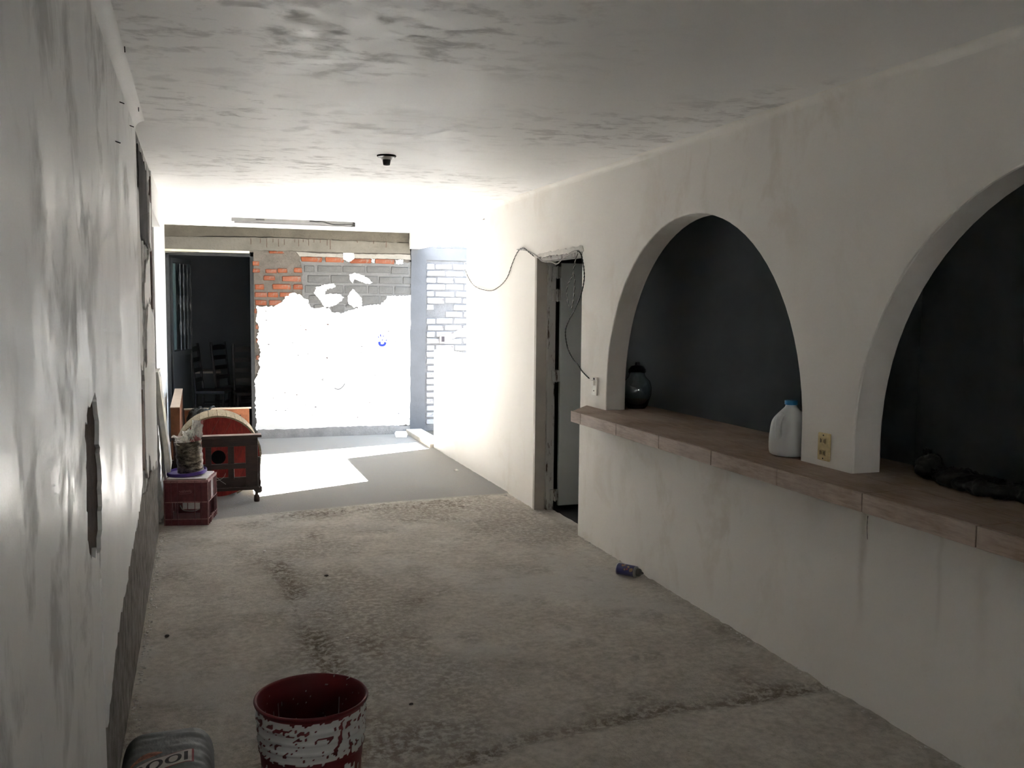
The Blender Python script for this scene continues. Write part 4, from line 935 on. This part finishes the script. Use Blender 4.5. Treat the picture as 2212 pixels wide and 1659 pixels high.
# ------------------------------------------------------------------ bucket
def bucket():
    root = empty('paint_bucket', (.322, 2.875, .004), math.radians(10), label='red plastic bucket smeared with white paint on the concrete floor', cat='bucket')
    Hh = .392; n = 144
    def rad(z): return .142+.030*(z/Hh)
    prof = [(.0, 0), (.135, 0), (.141, .006)]
    zs = list(np.linspace(.012, Hh-.012, 70))
    for z in zs:
        r = rad(z)
        for zr, wv, hv in ((Hh-.052, .0045, .0055), (Hh-.085, .0035, .005), (Hh-.118, .0035, .0055), (Hh-.15, .0035, .0045)): r += hv*math.exp(-((z-zr)/wv)**2)
        prof.append((r, z))
    rt = rad(Hh); prof += [(rt+.004, Hh-.010), (rt+.0055, Hh-.004), (rt+.004, Hh), (rt, Hh+.001), (rt-.004, Hh-.002)]
    k_out = len(prof)
    for z in np.linspace(Hh-.006, .012, 40): prof.append((rad(z)-.0045, z))
    prof += [(.0, .010)]
    mb = MB(); mb.lathe(prof, n, cap=False); o = mb.build('bucket_body', None, root, True)
    co = np.array([v.co for v in o.data.vertices]); ang = np.arctan2(co[:, 1], co[:, 0]); z = co[:, 2]; u = ang/(2*math.pi)*64
    inside = np.arange(len(z))//n >= k_out-2
    # white paint: a thick band under the rim, ragged edges, drips below and bare scrapes
    nz = fbm(u, z*30, 1.0, 4, 3); drip = vnoise(u*1.6, z*0, 9)
    lo = Hh-.148-.020*(nz-.5)-.05*np.clip(drip-.80, 0, 1)
    hi = Hh-.014-.016*np.clip(vnoise(u*1.3+5, z*0, 12)-.35, 0, 1)*1.6-.008*nz
    wh = ((z > lo) & (z < hi)).astype(float)
    bare = (vnoise(u*1.5, z*26, 21) > .86) | ((fbm(u*1.2, z*90, 1, 3, 22) > .69)) | ((vnoise(u*1.9, z*6, 25) > .9) & (z < Hh-.11))
    wh[bare] = 0
    wh[(np.abs(z-(Hh-.046+.012*(drip-.5))) < .0045) & (vnoise(u*.8, z*0+3, 31) > .42)] = 0
    low2 = (z < Hh-.19-.03*(drip-.5)) & (fbm(u, z*14, .6, 3, 33) > .50); wh[low2] = 1
    ins = ((vnoise(u*2.0, z*3, 41) > .80) & (z < Hh-.07) & (vnoise(u*.5, z*8, 44) > .42)) | (fbm(u*1.4, z*80, 1, 3, 43) > .74)
    wh = np.where(inside, ins.astype(float)*.55, wh)
    setattr_f(o.data, 'paint', wh)
    t = NT('red_bucket_plastic', .5, .3); red = t.mix(t.noise(12), (.085, .010, .012), (.135, .018, .018)); wht = t.mix(t.noise(20), (.38, .38, .37), (.52, .52, .51))
    f = t.ramp(t.attr('paint'), [(.35, 0.), (.6, 1.)]); t.color(t.mix(f, red, wht)); t.bump(f, .4, .004); o.data.materials.append(t.m)
bucket()

# ------------------------------------------------------------------ cement sack with its print
def sack():
    root = empty('cement_sack', (-.118, 3.0, .005), label='dusty grey cement sack with 1000 printed on it, lying by the wall', cat='sack')
    def top(x, y):
        u = (x+.118)/.150; v = (y-3.0)/.375
        e = max(0, 1-abs(u)**5)**.45*max(0, 1-abs(v)**7)**.45
        wr_ = mnoise.noise(Vector((x*9, y*30, .3)))*.5+mnoise.noise(Vector((x*30-y*24, y*8, 1.3)))*.6*max(0, u+.1)
        return .012+.150*e+.009*wr_*min(1, e*2)
    nx, ny = 60, 100; vs = []; fs = []
    for j in range(ny+1):
        for i in range(nx+1):
            u = -1+2*i/nx; v = -1+2*j/ny
            su = u*(1-.03*v*v*abs(v)); x = -.118+.150*u*(1-.02*(1-abs(v))); y = 3.0+.375*v*(1-.03*(1-u*u)+.035*u)
            vs.append((x+.118, y-3.0, top(x, y)))
    for j in range(ny):
        for i in range(nx): fs.append((j*(nx+1)+i, j*(nx+1)+i+1, (j+1)*(nx+1)+i+1, (j+1)*(nx+1)+i))
    k = len(vs); vs += [(v[0], v[1], 0.0) for v in vs]; fs += [tuple(k+q for q in reversed(f)) for f in fs]
    bd = [i for i in range(nx+1)]+[(j+1)*(nx+1)-1 for j in range(1, ny+1)]+[ny*(nx+1)+i for i in range(nx-1, -1, -1)]+[j*(nx+1) for j in range(ny-1, 0, -1)]
    for a in range(len(bd)): b = bd[(a+1) % len(bd)]; a_ = bd[a]; fs.append((a_, a_+k, b+k, b))
    mb = MB(); mb.raw(vs, fs); mb.build('sack_body', M_SACK, root, True)
    # print laid on the curved top: arched white band, black digits upside down to the viewer
    def arcpt(s, h):
        """s: 0..1 along the band from the right end, h: 0..1 across (0 = far edge)"""
        x = -.040-.215*s; y = 3.105-.115*max(s, 0)**1.5-(.086*(1-.0*s))*h
        return (x, y)
    def ribbon(s0, s1, h0, h1, off, name, mat, ns=14, nh=6):
        vs = []; fs = []
        for j in range(nh+1):
            for i in range(ns+1):
                x, y = arcpt(s0+(s1-s0)*i/ns, h0+(h1-h0)*j/nh); vs.append((x+.118, y-3.0, top(x, y)+off))
        for j in range(nh):
            for i in range(ns): fs.append((j*(ns+1)+i, j*(ns+1)+i+1, (j+1)*(ns+1)+i+1, (j+1)*(ns+1)+i))
        mb = MB(); mb.raw(vs, fs); return mb.build(name, mat, root)
    ribbon(-.03, 1.0, -.04, 1.04, .0012, 'label_border', M_INKRED, 30)
    ribbon(0, .98, 0, 1, .0018, 'label_band', M_SACKLABEL, 30)
    ribbon(.055, .11, .16, .84, .0026, 'digit_one', M_INK, 3, 8)
    for c in (.26, .52, .78):
        vs = []; fs = []; n = 28
        for ring in (1, .58):
            for i in range(n):
                a = 2*math.pi*i/n; x, y = arcpt(c+.118*ring*math.cos(a)*(1 if ring == 1 else .95), .5+.36*(1 if ring == 1 else .70)*math.sin(a)); vs.append((x+.118, y-3.0, top(x, y)+.0026))
        for i in range(n): fs.append((i, (i+1) % n, n+(i+1) % n, n+i))
        mb = MB(); mb.raw(vs, fs); mb.build('digit_zero', M_INK, root)
    vs = []; fs = []
    for j in range(5):
        for i in range(15):
            s = .42+.55*i/14; x, y = arcpt(s, -.30-.42*(j/4)*math.sin(math.pi*min(1, i/14+.05))); vs.append((x+.118, y-3.0, top(x, y)+.0015))
    for j in range(4):
        for i in range(14): fs.append((j*15+i, j*15+i+1, (j+1)*15+i+1, (j+1)*15+i))
    mb = MB(); mb.raw(vs, fs); mb.build('orange_print', M_SACKRED, root)
sack()

# ------------------------------------------------------------------ small litter
fb = empty('foam_box', (2.37, 11.18, .012), math.radians(-8), label='white foam food box on the floor at the foot of the far wall', cat='foam box')
mb = MB(); v0 = [(-.075, -.05), (.075, -.05), (.075, .05), (-.075, .05)]
mb.prism([(x*.88, y*.85, 0) for x, y in v0], [(x, y, .036) for x, y in v0]); mb.build('tray', M_FOAM, fb)
mb = MB(); mb.prism([(x*1.03, y*1.04, .037) for x, y in v0], [(x*.85, y*.8, .066) for x, y in v0]); mb.build('lid', M_FOAM, fb)
def chip(x, y, s, seed, mat, lab, nm='plaster_chip', cat='plaster chip', flat=.45):
    rg = random.Random(seed); b2 = bmesh.new(); bmesh.ops.create_icosphere(b2, subdivisions=2, radius=1)
    for v in b2.verts:
        k = 1+.45*mnoise.noise(v.co*1.7+Vector((seed, seed*2, 1))); v.co = Vector((v.co.x*s*k*1.3, v.co.y*s*k, v.co.z*s*k*flat))
    me = bpy.data.meshes.new(nm); b2.to_mesh(me); b2.free(); o = link(nm, me, mat); o.location = (x, y, s*flat*.7+.004); o.rotation_euler = (0, 0, rg.uniform(0, 6))
    return tag(o, lab, cat, 'chips lying on the floor')
for i, (px, py, s, mt, lab) in enumerate([
        (985, 1018, .022, M_CHIP, 'white plaster chip on the floor past the sunlit patch, beside the bar side wall'),
        (571, 1193, .012, M_CHIP, 'small white chip on the concrete floor in front of the maroon crate'),
        (1092, 1072, .014, M_CHIP, 'white plaster chip on the floor just before the grey door'),
        (712, 1340, .010, M_CHIP, 'tiny white chip in the middle of the concrete floor'),
        (751, 1381, .010, M_CHIP, 'tiny pale chip on the floor, the last one before the bucket'),
        (361, 1377, .011, M_DARKCHIP, 'black chip on the floor near the bare cement foot of the wall'),
        (705, 1246, .011, M_DARKCHIP, 'dark crumb on the floor beside the worn track'),
        (888, 1524, .008, M_DARKCHIP, 'dark crumb on the floor to the right of the bucket'),
        (558, 1172, .010, M_CHIP, 'pale crumb on the floor, the one nearest the headboard leg')]):
    p = at(px, py, 2, 0); chip(p.x, p.y, s, i+3, mt, lab)
# rubble along the wall feet
b2 = bmesh.new()
for i in range(520):
    if rng.random() < .62: y = rng.uniform(3.42, 6.9); x = XL+abs(rng.gauss(0, .018))+.004
    else: y = rng.uniform(2.2, 5.9); x = XR-abs(rng.gauss(0, .014))-.004
    s = rng.uniform(.002, .007); r = bmesh.ops.create_icosphere(b2, subdivisions=1, radius=s)
    q = Vector((rng.uniform(.6, 1.5), rng.uniform(.6, 1.6), rng.uniform(.4, .9)))
    for v in r['verts']: v.co = Vector((v.co.x*q.x+x, v.co.y*q.y+y, v.co.z*q.z+.008))
me = bpy.data.meshes.new('crumbled_plaster'); b2.to_mesh(me); b2.free(); o = link('crumbled_plaster', me, M_CHIP); tag(o, 'crumbs of fallen plaster along the foot of the walls', 'rubble', None, 'stuff')
